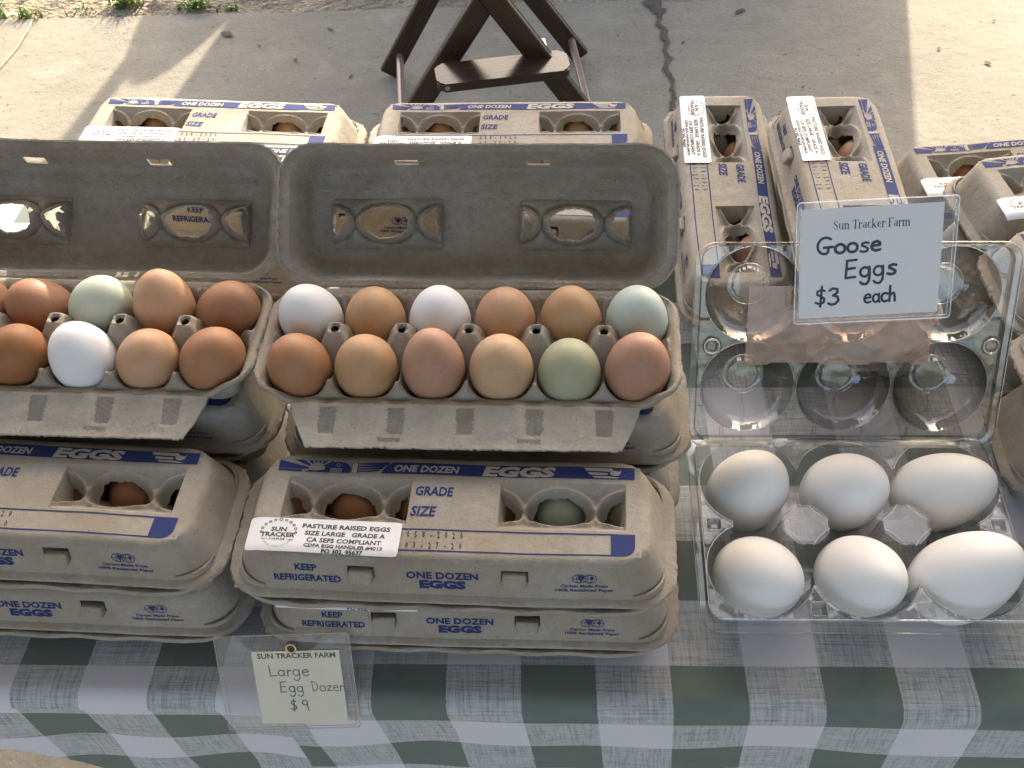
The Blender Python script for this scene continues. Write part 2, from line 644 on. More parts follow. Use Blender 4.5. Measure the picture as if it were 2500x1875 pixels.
def clip_ray(cx, cy, a, x0, x1, y0, y1):
    dx, dy = cos(a), sin(a)
    t = 9.
    if dx > 1e-6:
        t = min(t, (x1 - cx) / dx)
    if dx < -1e-6:
        t = min(t, (x0 - cx) / dx)
    if dy > 1e-6:
        t = min(t, (y1 - cy) / dy)
    if dy < -1e-6:
        t = min(t, (y0 - cy) / dy)
    return t


_eps = [0.]


def put(bm, polys, fn, mat, lift=.00035, step=1.5e-7):
    """lay 2D polygons on a surface through fn(x, y, lift)"""
    for k, p in enumerate(polys):
        vs = [bm.verts.new(fn(x, y, lift + k * step)) for x, y in p]
        try:
            f = bm.faces.new(vs)
            f.material_index = mat
            f.normal_update()
        except ValueError:
            pass


# ------------------------------------------------------------------ egg carton: lid
# rings from the flat top out to the rim: half length, half width, corner radius, height above the rim
LRINGS = [(.1280, .0365, .004, .0340), (.1303, .0388, .013, .0337), (.1330, .0412, .019, .0324), (.1350, .0432, .022, .0302),
          (.1364, .0444, .0235, .0268), (.1400, .0468, .0245, .0178), (.1440, .0494, .026, .0080), (.1462, .0506, .027, .0042),
          (.1512, .0534, .0285, .0032), (.1535, .0547, .029, .0022), (.1540, .0550, .029, .0000)]


def rr_point(side, t, a, b, r, straight, inner):
    """point on a rounded rectangle; side 0:-y 1:+x 2:+y 3:-x; t in [-1,1] along +x / +y"""
    half, oth = (a, b) if side in (0, 2) else (b, a)
    s = half - r
    tt = abs(t) * inner
    keep = min(straight, s)
    if tt <= keep:
        along, out = tt, oth
    else:
        u = (tt - keep) / (inner - keep)
        lin = s - keep
        total = lin + r * pi / 4
        d = u * total
        if d <= lin:
            along, out = keep + d, oth
        else:
            an = (d - lin) / r
            along, out = s + r * sin(an), oth - r + r * cos(an)
    along = along if t >= 0 else -along
    return {0: (along, -out), 1: (out, along), 2: (along, out), 3: (-out, along)}[side]


def shell(nx, ny, rings, hfun, hole, ringhole=None, straight=(.105, .022), nz=.0002, rimnz=.0010, drop=None):
    """height-field top with a rounded skirt: returns bmesh"""
    bm = bmesh.new()
    a0, b0 = rings[0][0], rings[0][1]
    V = {}
    gone, kept = set(), set()
    for i in range(nx + 1):
        for j in range(ny + 1):
            x = -a0 + 2 * a0 * i / nx
            y = -b0 + 2 * b0 * j / ny
            edge = i in (0, nx) or j in (0, ny)
            z = rings[0][3] if edge and hfun is None else (hfun(x, y) if hfun else rings[0][3])
            V[i, j] = bm.verts.new((x, y, z))
    for i in range(nx):
        for j in range(ny):
            cx = -a0 + 2 * a0 * (i + .5) / nx
            cy = -b0 + 2 * b0 * (j + .5) / ny
            if hole and hole(cx, cy) < 0:
                gone.update(((i, j), (i + 1, j), (i, j + 1), (i + 1, j + 1)))
                continue
            kept.update(((i, j), (i + 1, j), (i, j + 1), (i + 1, j + 1)))
            bm.faces.new((V[i, j], V[i + 1, j], V[i + 1, j + 1], V[i, j + 1]))
    dx_, dy_ = a0 / nx, b0 / ny
    for ij in gone & kept:      # draw the torn edge onto the outline of the hole
        v = V[ij]
        h = 2e-4
        for it in range(2):
            x, y = v.co.x, v.co.y
            f0 = hole(x, y)
            if abs(f0) > 3:
                break
            gx, gy = (hole(x + h, y) - f0) / h, (hole(x, y + h) - f0) / h
            g2 = gx * gx + gy * gy
            if g2 < 1 or g2 > 1e7:
                break
            v.co.x -= max(-dx_ * 1.6, min(dx_ * 1.6, f0 * gx / g2))
            v.co.y -= max(-dy_ * 1.6, min(dy_ * 1.6, f0 * gy / g2))
        v.co.z = hfun(v.co.x, v.co.y)
    loop = [(0, i, 0) for i in range(nx)] + [(1, nx, j) for j in range(ny)] + \
           [(2, i, ny) for i in range(nx, 0, -1)] + [(3, 0, j) for j in range(ny, 0, -1)]
    prev = [V[i, j] for _, i, j in loop]
    n = len(loop)
    for k, (a, b, r, z) in enumerate(rings[1:], 1):
        cur = []
        for side, i, j in loop:
            t = (-1 + 2 * i / nx) if side in (0, 2) else (-1 + 2 * j / ny)
            x, y = rr_point(side, t, a, b, r, straight[0] if side in (0, 2) else straight[1], a0 if side in (0, 2) else b0)
            q = noise.noise(Vector((x * 90, y * 90, z * 60 + 3.1)))
            q2 = noise.noise(Vector((x * 190, y * 190, k * 1.7))) + .8 * noise.noise(Vector((x * 520, y * 520, k * 2.7)))
            am = rimnz if k >= len(rings) - 2 else nz
            rr = 1 + (q * nz * 1.5 + q2 * am) / max(a, .05)
            cur.append(bm.verts.new((x * rr, y * rr, z + q2 * am * .5 - (drop(x, y) if drop else 0))))
        for m in range(n):
            side, i, j = loop[m]
            m2 = (m + 1) % n
            if ringhole and ringhole(k, side, prev[m].co, prev[m2].co):
                continue
            bm.faces.new((prev[m], cur[m], cur[m2], prev[m2]))
        prev = cur
    bmesh.ops.remove_doubles(bm, verts=bm.verts, dist=1e-6)
    return bm


WIN = ((-.116, -.030), (.032, .118))
WY = (-.0163, .0223)
YB = .0030
TRAY_PITCH = .0487


def lid_depth(x, y):
    for x0, x1 in WIN:
        if x0 < x < x1 and WY[0] < y < WY[1]:
            d = min((WY[1] - y) * 1.06, (y - WY[0]) * 1.14, (x - x0) * 9, (x1 - x) * 9, .0205)
            full = min(1, d / .009)
            for c in (-2.5, -1.5, -.5, .5, 1.5, 2.5):
                dx = x - c * TRAY_PITCH
                r = sqrt((dx / .0195) ** 2 + ((y - YB) / .0128) ** 2)
                d -= .0060 * exp(-((r - 1.20) / .15) ** 2) * full
            for c in (-2, -1, 1, 2):
                dx = abs(x - c * TRAY_PITCH)
                if dx < .0021 and d > .0125:
                    d = .0125 + (d - .0125) * .12
            return max(0, d)
    return 0.


def lid_hole(x, y):
    for x0, x1 in WIN:
        if x0 + .0015 < x < x1 - .0015 and WY[0] < y < WY[1]:
            best = 9.
            for c in (-2.5, -1.5, -.5, .5, 1.5, 2.5):
                dx = x - c * TRAY_PITCH
                r = sqrt((dx / .0176) ** 2 + ((y - YB) / .0116) ** 2)
                best = min(best, r - 1 - .12 * noise.noise(Vector((x * 150, y * 150, c))) - .07 * noise.noise(Vector((x * 480, y * 480, c))))
            return best
    return 9.


SLOTS = (-.057, .045)


def slot_hole(k, side, a, b):
    if k == 5 and side == 0:
        cx = (a.x + b.x) / 2
        return any(abs(cx - s) < .0092 for s in SLOTS)
    return False


def front_fn(x, s, lift=.0003):
    """x along the carton; s >= -.0365 is y on the flat top, below that arc length down the front"""
    if s >= -.0365:
        return Vector((x, s, LRINGS[0][3] + lift))
    d = -.0365 - s
    for k in range(len(LRINGS) - 1):
        _, b0, _, z0 = LRINGS[k]
        _, b1, _, z1 = LRINGS[k + 1]
        L = sqrt((b1 - b0) ** 2 + (z1 - z0) ** 2)
        if d <= L or k == len(LRINGS) - 2:
            u = d / L
            ny, nz = -(z0 - z1) / L, (b1 - b0) / L
            return Vector((x, -(b0 + (b1 - b0) * u) + ny * lift, z0 + (z1 - z0) * u + nz * lift))
        d -= L
    return Vector((x, -.055, 0))


def lid_print(bm, front=True):
    F = front_fn
    ink, lt, st = 1, 2, 3
    B0, B1 = .0262, .0362
    # solid band from the hill to the right end
    xs = [-.0455 + .1695 * i / 40 for i in range(41)]
    put(bm, [[(-.053, B0), (-.0455, B0), (-.0455, B1), (-.049, .0335), (-.0515, .0300)]] +
        [[(a, B0), (b, B0), (b, B1), (a, B1)] for a, b in zip(xs[:-1], xs[1:])], F, ink, .0003)
    # sunburst
    cx, cy = -.0985, .0287
    n = 15
    rays = []
    for i in range(n):
        if i % 2:
            continue
        a0 = pi * (i - .15) / n
        a1 = pi * (i + 1.0) / n
        r0 = .0058
        t0 = clip_ray(cx, cy, a0, -.1252, -.0855, B0, B1)
        t1 = clip_ray(cx, cy, a1, -.1252, -.0855, B0, B1)
        t0, t1 = max(t0, r0 + .001), max(t1, r0 + .001)
        rays.append([(cx + r0 * cos(a0), cy + r0 * sin(a0)), (cx + t0 * cos(a0), cy + t0 * sin(a0)),
                     (cx + t1 * cos(a1), cy + t1 * sin(a1)), (cx + r0 * cos(a1), cy + r0 * sin(a1))])
    put(bm, rays, F, ink, .00032)
    put(bm, [[(-.1250, B0), (-.1085, B0), (-.1085, .0280), (-.1250, .0283)]], F, ink, .00032)
    # low bushes, barn, silo, field
    put(bm, [[(-.107, B0), (-.088, B0), (-.088, .0275), (-.094, .0284), (-.099, .0272), (-.103, .0280)]], F, ink, .00034)
    put(bm, [[(-.0925, B0), (-.0745, B0), (-.0745, .0312), (-.0775, .0345), (-.0835, .0358), (-.0895, .0345), (-.0925, .0312)]], F, ink, .00036)
    ln = []
    for bx in (-.0885, -.0842):
        ln += stroke([(bx, .0268), (bx + .0034, .0268), (bx + .0034, .0296), (bx, .0296), (bx, .0268)], .00035, False)
        ln += stroke([(bx, .0268), (bx + .0034, .0296)], .00035, False) + stroke([(bx + .0034, .0268), (bx, .0296)], .00035, False)
    ln += ring(-.0835, .0327, .0013, .0004, 10)
    put(bm, ln, F, lt, .00055)
    put(bm, [[(-.0735, B0), (-.0700, B0), (-.0700, .0340), (-.0708, .0352), (-.0727, .0352), (-.0735, .0340)]], F, lt, .00055)
    put(bm, stroke([(-.0740, .0264), (-.0740, .0340), (-.0730, .0354), (-.0705, .0354), (-.0695, .0340), (-.0695, .0264)], .0005, False), F, ink, .0003)
    fld = []
    for i in range(4):
        fld.append([(-.0690, B0 + i * .0023 + .0006), (-.0690, B0 + i * .0023 + .0016), (-.0535 + i * .002, B0 + i * .0022 + .0034), (-.055 + i * .002, B0 + i * .0018 + .0018)])
    put(bm, fld, F, ink, .00032)
    # right-hand field with a hen
    put(bm, [[(.0890, .0356), (.1090, .0352), (.1075, .0325), (.0905, .0330)], [(.0915, .0318), (.1060, .0312), (.1050, .0295), (.0935, .0296)],
             [(.0945, .0286), (.1060, .0285), (.1130, .0275), (.1210, .0318), (.1120, .0268), (.0965, .0271)]], F, lt, .00055)
    put(bm, [arc(.1105, .0310, .0036, .0022, 0, 360, 12)[:-1], [(.1085, .0318), (.1070, .0345), (.1080, .0352), (.1100, .0325)],
             [(.1130, .0318), (.1148, .0342), (.1142, .0308)]], F, lt, .0007)
    put(bm, text('ONE DOZEN', -.0445, .0282, .0056, .0455, .035, .18, 'L'), F, lt, .00055)
    put(bm, text('EGGS', .0185, .0271, .0080, .050, .055, .25, 'L'), F, lt, .00055)
    put(bm, text('GRADE', -.0272, .0085, .0076, .0262, .03, .08, 'L'), F, ink, .0003)
    put(bm, text('SIZE', -.0285, -.0085, .0080, .0170, .03, .12, 'L'), F, ink, .0003)
    # ruled date box
    put(bm, stroke([(-.117 + .241 * i / 60, -.0193) for i in range(61)], .0010, False), F, ink, .0003)
    put(bm, stroke([(-.118 + .2265 * i / 60, -.0356) for i in range(61)], .0010, False), F, ink, .0003)
    put(bm, [[(.1080, -.0360)] + [(.1165 + .0075 * sin(a * pi / 10), -.0285 - .0075 * cos(a * pi / 10)) for a in range(0, 6)] + [(.1240, -.0189), (.1160, -.0189), (.1080, -.0189), (.1080, -.0280)]], F, ink, .0004)
    # dotted date codes
    for row, yy in (('058-2020', -.0256), ('03-27-20', -.0338)):
        for i, ch in enumerate(row):
            put(bm, text(ch, -.0270 + i * .0051, yy + random.uniform(-.0003, .0003), .0050, None, .022, -.08, 'C', 1, .55), F, st, .0003)
    if not front:
        return
    # down the front: s measured along the slope
    base = -.0365
    put(bm, text('KEEP', -.094, base - .0175, .0056, .0150, .03), F, ink)
    put(bm, text('REFRIGERATED', -.094, base - .0268, .0056, .0455, .03), F, ink)
    put(bm, text('ONE DOZEN', -.003, base - .0205, .0058, .0480, .035), F, ink)
    put(bm, text('EGGS', -.003, base - .0288, .0066, .0310, .06), F, ink)
    gx, gy = .091, base - .0170
    gl = []
    for c in (-.0035, .0035):
        gl += stroke(arc(gx + c, gy, .0046, .0036, 0, 360, 18), .00045, False)
        gl += stroke(arc(gx + c, gy, .0018, .0036, 0, 360, 12), .00035, False)
        gl += stroke([(gx + c - .0046, gy), (gx + c + .0046, gy)], .00035, False)
    put(bm, gl, F, ink)
    put(bm, [[(gx - .0045, gy + .0022), (gx - .001, gy + .0026), (gx + .0002, gy + .0006), (gx - .0018, gy - .001), (gx - .0024, gy - .0026), (gx - .0042, gy)],
             [(gx + .004, gy + .0022), (gx + .0062, gy + .0012), (gx + .0052, gy - .0016), (gx + .0034, gy)]], F, ink, .0004)
    put(bm, text('Carton Made From', gx, base - .0245, .0024, .0315, .022), F, ink)
    put(bm, text('100% Reclaimed Paper', gx, base - .0282, .0024, .0385, .022), F, ink)


def build_lid():
    bm = shell(256, 72, LRINGS, lambda x, y: LRINGS[0][3] - lid_depth(x, y) + .00018 * noise.noise(Vector((x * 70, y * 70, 2))),
               lid_hole, slot_hole)
    # thumb ridges at the lower corners
    me = bm_mesh(bm, 'lid', ['pulp', 'ink', 'paper_mark', 'stamp', 'pulp_inner'], 38)
    me2 = solidify(me, .0017, -1, inner=4)
    bm = bmesh.new()
    bm.from_mesh(me2)
    for sx in (-1, 1):
        for sy in (-1, 1):
            prev = None
            for i in range(9):
                a = radians(12 + 66 * i / 8)
                w = sin(pi * i / 8)
                cx, cy = (.1455 - .027) * sx, (.0505 - .027) * sy
                sec = []
                for rr, zz in ((.0272, .0078), (.0290, .0074 + .0010 * w), (.0300, .0048 + .0004 * w), (.0292, .0032)):
                    rr2 = .0262 + (rr - .0262) * (.35 + .75 * w)
                    sec.append(bm.verts.new((cx + sx * rr2 * cos(a), cy + sy * rr2 * sin(a), zz)))
                if prev:
                    for q in range(3):
                        vs = (prev[q], prev[q + 1], sec[q + 1], sec[q])
                        bm.faces.new(vs if sx * sy < 0 else vs[::-1])
                prev = sec
    lid_print(bm)
    bm.normal_update()
    out = bm_mesh(bm, 'lid', ['pulp', 'ink', 'paper_mark', 'stamp', 'pulp_inner'], 38)
    return out


# ------------------------------------------------------------------ egg carton: tray
TRINGS = [(.1455, .0470, .004, .0372), (.1472, .0492, .014, .0384), (.1490, .0512, .02, .0392), (.1515, .0530, .024, .0390),
          (.1530, .0540, .026, .0372), (.1530, .0540, .026, .0355)]


def front_drop(x, y):
    if y > -.03:
        return 0.
    k = min(1, max(0, (.140 - abs(x)) / .022))
    return (.0115 + .0012 * cos(x / TRAY_PITCH * 2 * pi)) * k * k * (3 - 2 * k) * min(1, (-.03 - y) / .012)


def tray_h(x, y):
    cx = (math.floor(x / TRAY_PITCH) + .5) * TRAY_PITCH
    cx = max(-2.5 * TRAY_PITCH, min(2.5 * TRAY_PITCH, cx))
    cy = .0240 if y > 0 else -.0240
    dx, dy = abs(x - cx) / .0238, abs(y - cy) / .0236
    q = (dx ** 2.6 + dy ** 2.6) ** (1 / 2.6)
    z = .0025 + .0265 * min(1.25, q) ** 2.4
    ex = max(0, (abs(x) - .136) / .0095)
    ey = max(0, (abs(y) - .0395) / .0075)
    e = min(1, max(ex, ey))
    z = z + (.0372 - front_drop(x, y) - z) * e * e
    k = round(x / TRAY_PITCH)
    if -2 <= k <= 2:
        px = x - k * TRAY_PITCH
        d = sqrt(px * px + (y * .86) ** 2)
        an = atan2(y, px)
        d *= 1 + .10 * cos(4 * an)
        cone = .0505 - max(0, d - .0052) * 1.75 - max(0, .0038 - d) * 2.0
        z = max(z, cone)
    return z + .0004 * noise.noise(Vector((x * 150, y * 150, 9)))


def tray_hole(x, y):
    k = round(x / TRAY_PITCH)
    if -2 <= k <= 2:
        px = x - k * TRAY_PITCH
        d = sqrt(px * px + y * y)
        return (d - .0029 - .0008 * noise.noise(Vector((x * 700, y * 700, k)))) * 400
    return 9.


def build_tray(fine):
    n = (194, 62) if fine else (98, 32)
    bm = shell(n[0], n[1], TRINGS, tray_h, tray_hole if fine else None, None, (.118, .022), .0004, .0009, front_drop)
    me = bm_mesh(bm, 'tray', ['pulp'], 50)
    return solidify(me, .0017, -1)


def build_flap():
    bm = bmesh.new()
    nx, ny = 310, 44
    V = {}
    strips = [k * TRAY_PITCH for k in (-2, -1, 0, 1, 2)]
    for i in range(nx + 1):
        for j in range(ny + 1):
            w = j / ny
            half = .1235 - .0135 * w ** 1.3
            x = -half + 2 * half * i / nx
            L = .0335 * w
            if j == ny:
                L += .0018 * noise.noise(Vector((x * 40, 1, 5))) + .0009 * noise.noise(Vector((x * 400, 2, 5)))
            dip = 0.
            for s_ in strips:
                dip = max(dip, min(1, max(0, (.0085 - abs(x - s_)) / .003)) * min(1, max(0, (.0245 - L) / .003)))
            z = -.0009 * dip - .0010 * sin(w * pi) + .00035 * noise.noise(Vector((x * 420, L * 420, 8))) + .0013 * noise.noise(Vector((x * 90, L * 90, 1)))
            V[i, j] = bm.verts.new((x, -L, z))
    for i in range(nx):
        for j in range(ny):
            f = bm.faces.new((V[i, j], V[i, j + 1], V[i + 1, j + 1], V[i + 1, j]))
            c = f.calc_center_median()
            w = -c.y
            for s in strips:
                hw = (.0068 - .05 * (w - .004)) * (1 + .22 * noise.noise(Vector((w * 500, s * 9, 1))) + .2 * noise.noise(Vector((w * 1300, s * 9 + c.x * 90, 1))))
                if   .002 < w < .0225 and abs(c.x - s - .0006) < hw:
                    f.material_index = 1
            for s in (-.052, .046):
                if .0255 < w < .0285 + .001 * noise.noise(Vector((c.x * 400, s, 0))) and abs(c.x - s) < .0082:
                    f.material_index = 1
    bm.normal_update()
    me = bm_mesh(bm, 'front_flap', ['pulp_light', 'pulp_rough'], 60)
    bm = bmesh.new()
    me = solidify(me, .0016, 1)
    return me


def build_tab():
    bm = bmesh.new()
    box(bm, (0, 0, 0), (.0158, .0075, .0100), None, 0, .0022)
    bmesh.ops.subdivide_edges(bm, edges=bm.edges, cuts=1, use_grid_fill=True)
    for v in bm.verts:
        v.co.y += (v.co.z - .004) * .18 if v.co.z < .004 else 0
        v.co += Vector((noise.noise(v.co * 300), noise.noise(v.co * 310), noise.noise(v.co * 330))) * .0003
    return bm_mesh(bm, 'locking_tab', ['pulp'], 60)


def build_sticker():
    """white address label: mesh in label space (x right, y up), bent by the caller"""
    W2, H2 = .0515, .0128
    bm = bmesh.new()
    nx, ny = 26, 10
    r = .002
    V = {}
    for i in range(nx + 1):
        for j in range(ny + 1):
            x, y = -W2 + 2 * W2 * i / nx, -H2 + 2 * H2 * j / ny
            if i in (0, nx) and j in (0, ny):
                x *= (W2 - r * .3) / W2
                y *= (H2 - r * .3) / H2
            V[i, j] = bm.verts.new((x, y, 0))
    for i in range(nx):
        for j in range(ny):
            bm.faces.new((V[i, j], V[i + 1, j], V[i + 1, j + 1], V[i, j + 1]))
    F = lambda x, y, l: Vector((x, y, l))
    tx = .0145
    for s, y, h, w in (('PASTURE RAISED EGGS', .0054, .0034, .0590), ('SIZE LARGE   GRADE A', -.0001, .0034, .0540),
                       ('CA SEFS COMPLIANT', -.0054, .0034, .0500), ('CDFA EGG HANDLER #4013', -.0092, .0025, .0525),
                       ('PO 302, 95637', -.0126, .0025, .0275)):
        put(bm, text(s, tx, y, h, w, .03, .05), F, 1, .00018)
    cx = -.0305
    put(bm, text('SUN', cx, .0018, .0034, .0105, .035), F, 1, .00018)
    put(bm, text('TRACKER', cx, -.0025, .0034, .0235, .035), F, 1, .00018)
    put(bm, text('FARM', cx, -.0052, .0015, .0105, .01), F, 1, .00018)
    for sx in (-1, 1):
        put(bm, stroke([(cx + sx * .0065, -.0045), (cx + sx * .0112, -.0045)], .0003, False), F, 1, .00018)
    for i in range(11):
        a = radians(-2 + 184 * i / 10)
        rr = .00085 if i != 5 else .0011
        put(bm, ring(cx + .0118 * cos(a), .0012 + .0100 * sin(a), rr, .0005, 10), F, 1, .00018)
    s = 'GUINDA-CALIFORNIA'
    for i, ch in enumerate(s):
        a = radians(190 + 160 * i / (len(s) - 1))
        put(bm, text(ch, cx + .0112 * cos(a), -.0010 + .0098 * sin(a), .0013, None, 0, 0, 'C', 1, 1, a + pi / 2), F, 1, .00018)
    return bm


def sticker_mesh(dx, ds, rot=0.):
    bm = build_sticker()
    cr, sr = cos(rot), sin(rot)
    for v in bm.verts:
        x, y, l = v.co
        X, Y = dx + x * cr - y * sr, ds + x * sr + y * cr
        v.co = front_fn(X, Y, .0011 + l) - Vector((0, 0, 20 * max(0, abs(X) - .126) ** 2))
    return bm_mesh(bm, 'sticker', ['label', 'print'], 60)


def warp(me, seed, amp, rimamp=0.):
    for v in me.vertices:
        c = v.co
        q = Vector((c.x * 11, c.y * 14, seed * 7.3))
        n = noise.noise_vector(q)
        n2 = noise.noise(Vector((c.x * 34, c.y * 34, seed * 3.1 + 5)))
        k = max(0, min(1, (.03 - c.z) / .03))
        v.co = c + Vector((n.x * .6, n.y, n.z * .9)) * amp + Vector((0, 0, n2 * amp * .35))
        if rimamp:
            v.co += Vector((0, 0, 1)) * (.00045 * noise.noise(c * 150) + .0003 * noise.noise(c * 330))
            v.co += Vector((0, (1 if c.y > 0 else -1) * .5, 1)) * rimamp * k * noise.noise(Vector((c.x * 22, c.y * 8, seed))) * (1 if c.y < .03 else .2)
    return me


LID = build_lid()
LIDS = [warp(LID.copy(), i, (.0010, .0013, .0009, .0014)[i]) for i in range(4)]
OPEN_LIDS = [warp(LID.copy(), 11 + i, .0016, .0030) for i in range(2)]
_nlid = [0]
_nopen = [0]
TRAY_FINE = build_tray(True)
TRAY = build_tray(False)
FLAP = build_flap()
TAB = build_tab()
RIM_Z = .0365


def tray_obj(root, fine=False):
    return link_mesh('tray', TRAY_FINE if fine else TRAY, root)


def closed_carton(label, loc, yaw, sticker=None, tilt=0.):
    r = thing('egg_carton', label, 'egg carton', loc, (0, radians(tilt), radians(yaw)), 'closed egg cartons on the stall')
    tray_obj(r)
    k = _nlid[0] % 4
    _nlid[0] += 1
    link_mesh('lid', LIDS[k], r, (0, 0, RIM_Z))
    for s in SLOTS:
        t = link_mesh('locking_tab', TAB, r, (s, -.0470, RIM_Z + .0195), (radians(-16), 0, radians(random.uniform(-5, 5))))
        t.scale = (1, 1, random.uniform(.9, 1.1))
    if sticker:
        link_mesh('sticker', warp(sticker_mesh(*sticker), k, (.0010, .0013, .0009, .0014)[k]), r, (0, 0, RIM_Z))
    return r


def open_carton(label, loc, yaw, lid_open):
    r = thing('egg_carton', label, 'egg carton', loc, (0, 0, radians(yaw)), 'open egg cartons on the stall')
    tray_obj(r, True)
    th = radians(-lid_open)
    hinge = Vector((0, .0550, .0385))
    off = Matrix.Rotation(th, 3, 'X') @ Vector((0, -.0550, 0))
    link_mesh('lid', OPEN_LIDS[_nopen[0] % 2], r, hinge + off, (th, 0, 0))
    _nopen[0] += 1
    link_mesh('front_flap', FLAP, r, (0, -.0530, .0275), (radians(19), 0, 0))
    return r


# ------------------------------------------------------------------ eggs
def egg_mesh(name, half_len, half_w, k):
    bm = bmesh.new()
    bmesh.ops.create_uvsphere(bm, u_segments=40, v_segments=28, radius=1)
    for v in bm.verts:
        z = v.co.z
        w = half_w * (1 - k * z * .5 + .03 * z * z) / (1 - .0 * z)
        v.co = Vector((v.co.x * w, v.co.y * w, z * half_len))
    return bm_mesh(bm, name, ['egg'], 180)


EGGS = [egg_mesh('hen_egg', .0280, .0231, .20), egg_mesh('hen_egg', .0268, .0227, .14), egg_mesh('hen_egg', .0294, .0223, .24)]
GOOSE = [egg_mesh('goose_egg', .0425, .0300, .26), egg_mesh('goose_egg', .0405, .0302, .20)]
COLORS = {
    'dark brown': (.285, .125, .055), 'brown': (.335, .168, .090), 'reddish brown': (.315, .158, .092), 'tan': (.43, .262, .145),
    'pale tan': (.48, .325, .20), 'pinkish brown': (.375, .215, .150), 'white': (.68, .68, .69), 'pale green': (.44, .475, .385),
    'pale blue': (.43, .495, .45), 'olive green': (.345, .345, .235), 'peach': (.455, .275, .170)}


def egg(mesh, color, loc, tilt, label, group, name='hen_egg', cat='egg', scale=1.):
    o = link_mesh(name, mesh, None, loc)
    # tilt = (degrees, heading): the narrow (top) end leans by degrees toward heading (0 = +x, 90 = away)
    ax = Vector((-sin(radians(tilt[1])), cos(radians(tilt[1])), 0))
    o.rotation_mode = 'QUATERNION'
    o.rotation_quaternion = (Matrix.Rotation(radians(tilt[0]), 3, ax) @ Matrix.Rotation(random.uniform(0, 6.28), 3, 'Z')).to_quaternion()
    o.scale = (scale,) * 3
    k = random.uniform(.95, 1.04)
    o.color = (*[c * k for c in COLORS[color]], .15 if 'white' in color else .8)
    tag(o, label, cat, group)
    return o


def cell_pos(root_loc, yaw, col, row, z):
    x, y = (col - 2.5) * TRAY_PITCH, (.0240 if row else -.0240)
    c, s = cos(radians(yaw)), sin(radians(yaw))
    return Vector((root_loc[0] + x * c - y * s, root_loc[1] + x * s + y * c, root_loc[2] + z))


# ------------------------------------------------------------------ the ground
G = -.74


def sheet(name, x0, x1, y0, y1, z, mat, nx=1, ny=1, kind='structure'):
    bm = bmesh.new()
    vs = [[bm.verts.new((x0 + (x1 - x0) * i / nx, y0 + (y1 - y0) * j / ny, z)) for j in range(ny + 1)] for i in range(nx + 1)]
    for i in range(nx):
        for j in range(ny):
            bm.faces.new((vs[i][j], vs[i + 1][j], vs[i + 1][j + 1], vs[i][j + 1]))
    return tag(link_mesh(name, bm_mesh(bm, name, [mat], 0)), kind=kind)


def build_ground():
    # soil everywhere, lumpy near the slab edge
    bm = bmesh.new()
    bmesh.ops.create_grid(bm, x_segments=1, y_segments=1, size=200)
    for v in bm.verts:
        v.co.z = G - .03
    tag(link_mesh('ground', bm_mesh(bm, 'ground', ['soil'], 0)), kind='structure')
    bm = bmesh.new()
    nx, ny = 260, 46
    V = {}
    for i in range(nx + 1):
        for j in range(ny + 1):
            x, y = -2.6 + 5.2 * i / nx, 2.60 + .9 * j / ny
            h = .012 * noise.noise(Vector((x * 9, y * 9, 0))) + .010 * noise.noise(Vector((x * 34, y * 34, 4))) + .006 * noise.noise(Vector((x * 90, y * 90, 4)))
            V[i, j] = bm.verts.new((x, y, G - .004 + h * min(1, .25 + (y - 2.6) * 4)))
    for i in range(nx):
        for j in range(ny):
            bm.faces.new((V[i, j], V[i + 1, j], V[i + 1, j + 1], V[i, j + 1]))
    tag(link_mesh('soil_strip', bm_mesh(bm, 'soil_strip', ['soil'], 0)), kind='structure')
    # slab with a worn edge
    bm = bmesh.new()
    n = 300
    top, bot, front = [], [], []
    for i in range(n + 1):
        x = -5 + 10 * i / n
        y = 2.664 + .018 * (x + .3) ** 2 * .15 + .012 * noise.noise(Vector((x * 4, 0, 0))) + .006 * noise.noise(Vector((x * 17, 0, 3)))
        front.append(bm.verts.new((x, -4, G)))
        top.append(bm.verts.new((x, y, G)))
        bot.append(bm.verts.new((x, y + .01, G - .06)))
    for i in range(n):
        bm.faces.new((front[i], front[i + 1], top[i + 1], top[i]))
        bm.faces.new((top[i], top[i + 1], bot[i + 1], bot[i]))
    tag(link_mesh('concrete_slab', bm_mesh(bm, 'concrete_slab', ['concrete'], 0)), kind='structure')
    # broken crack filled with dirt
    bm = bmesh.new()
    n = 520
    L, C, R = [], [], []
    for i in range(n + 1):
        y = 2.70 - 2.4 * i / n
        cx = .312 + .016 * noise.noise(Vector((y * 5, 1, 0))) + .012 * noise.noise(Vector((y * 19, 2, 0))) + .006 * noise.noise(Vector((y * 55, 2, 0))) + .03 * max(0, y - 2.5) * -1
        w = .0055 + .008 * abs(noise.noise(Vector((y * 7, 5, 0)))) + (.016 if y > 2.6 else 0)
        wl = w * (.8 + .8 * noise.noise(Vector((y * 45, 7, 0))) + .5 * noise.noise(Vector((y * 160, 7, 0))))
        wr = w * (.8 + .8 * noise.noise(Vector((y * 45, 9, 0))) + .5 * noise.noise(Vector((y * 160, 9, 0))))
        L.append(bm.verts.new((cx - wl, y, G + .0035)))
        C.append(bm.verts.new((cx + .004 * noise.noise(Vector((y * 60, 3, 3))), y, G + .0045)))
        R.append(bm.verts.new((cx + wr, y, G + .0035)))
    for i in range(n):
        bm.faces.new((L[i], L[i + 1], C[i + 1], C[i]))
        bm.faces.new((C[i], C[i + 1], R[i + 1], R[i]))
    tag(link_mesh('crack', bm_mesh(bm, 'crack', ['crack'], 0)), kind='structure')


build_ground()


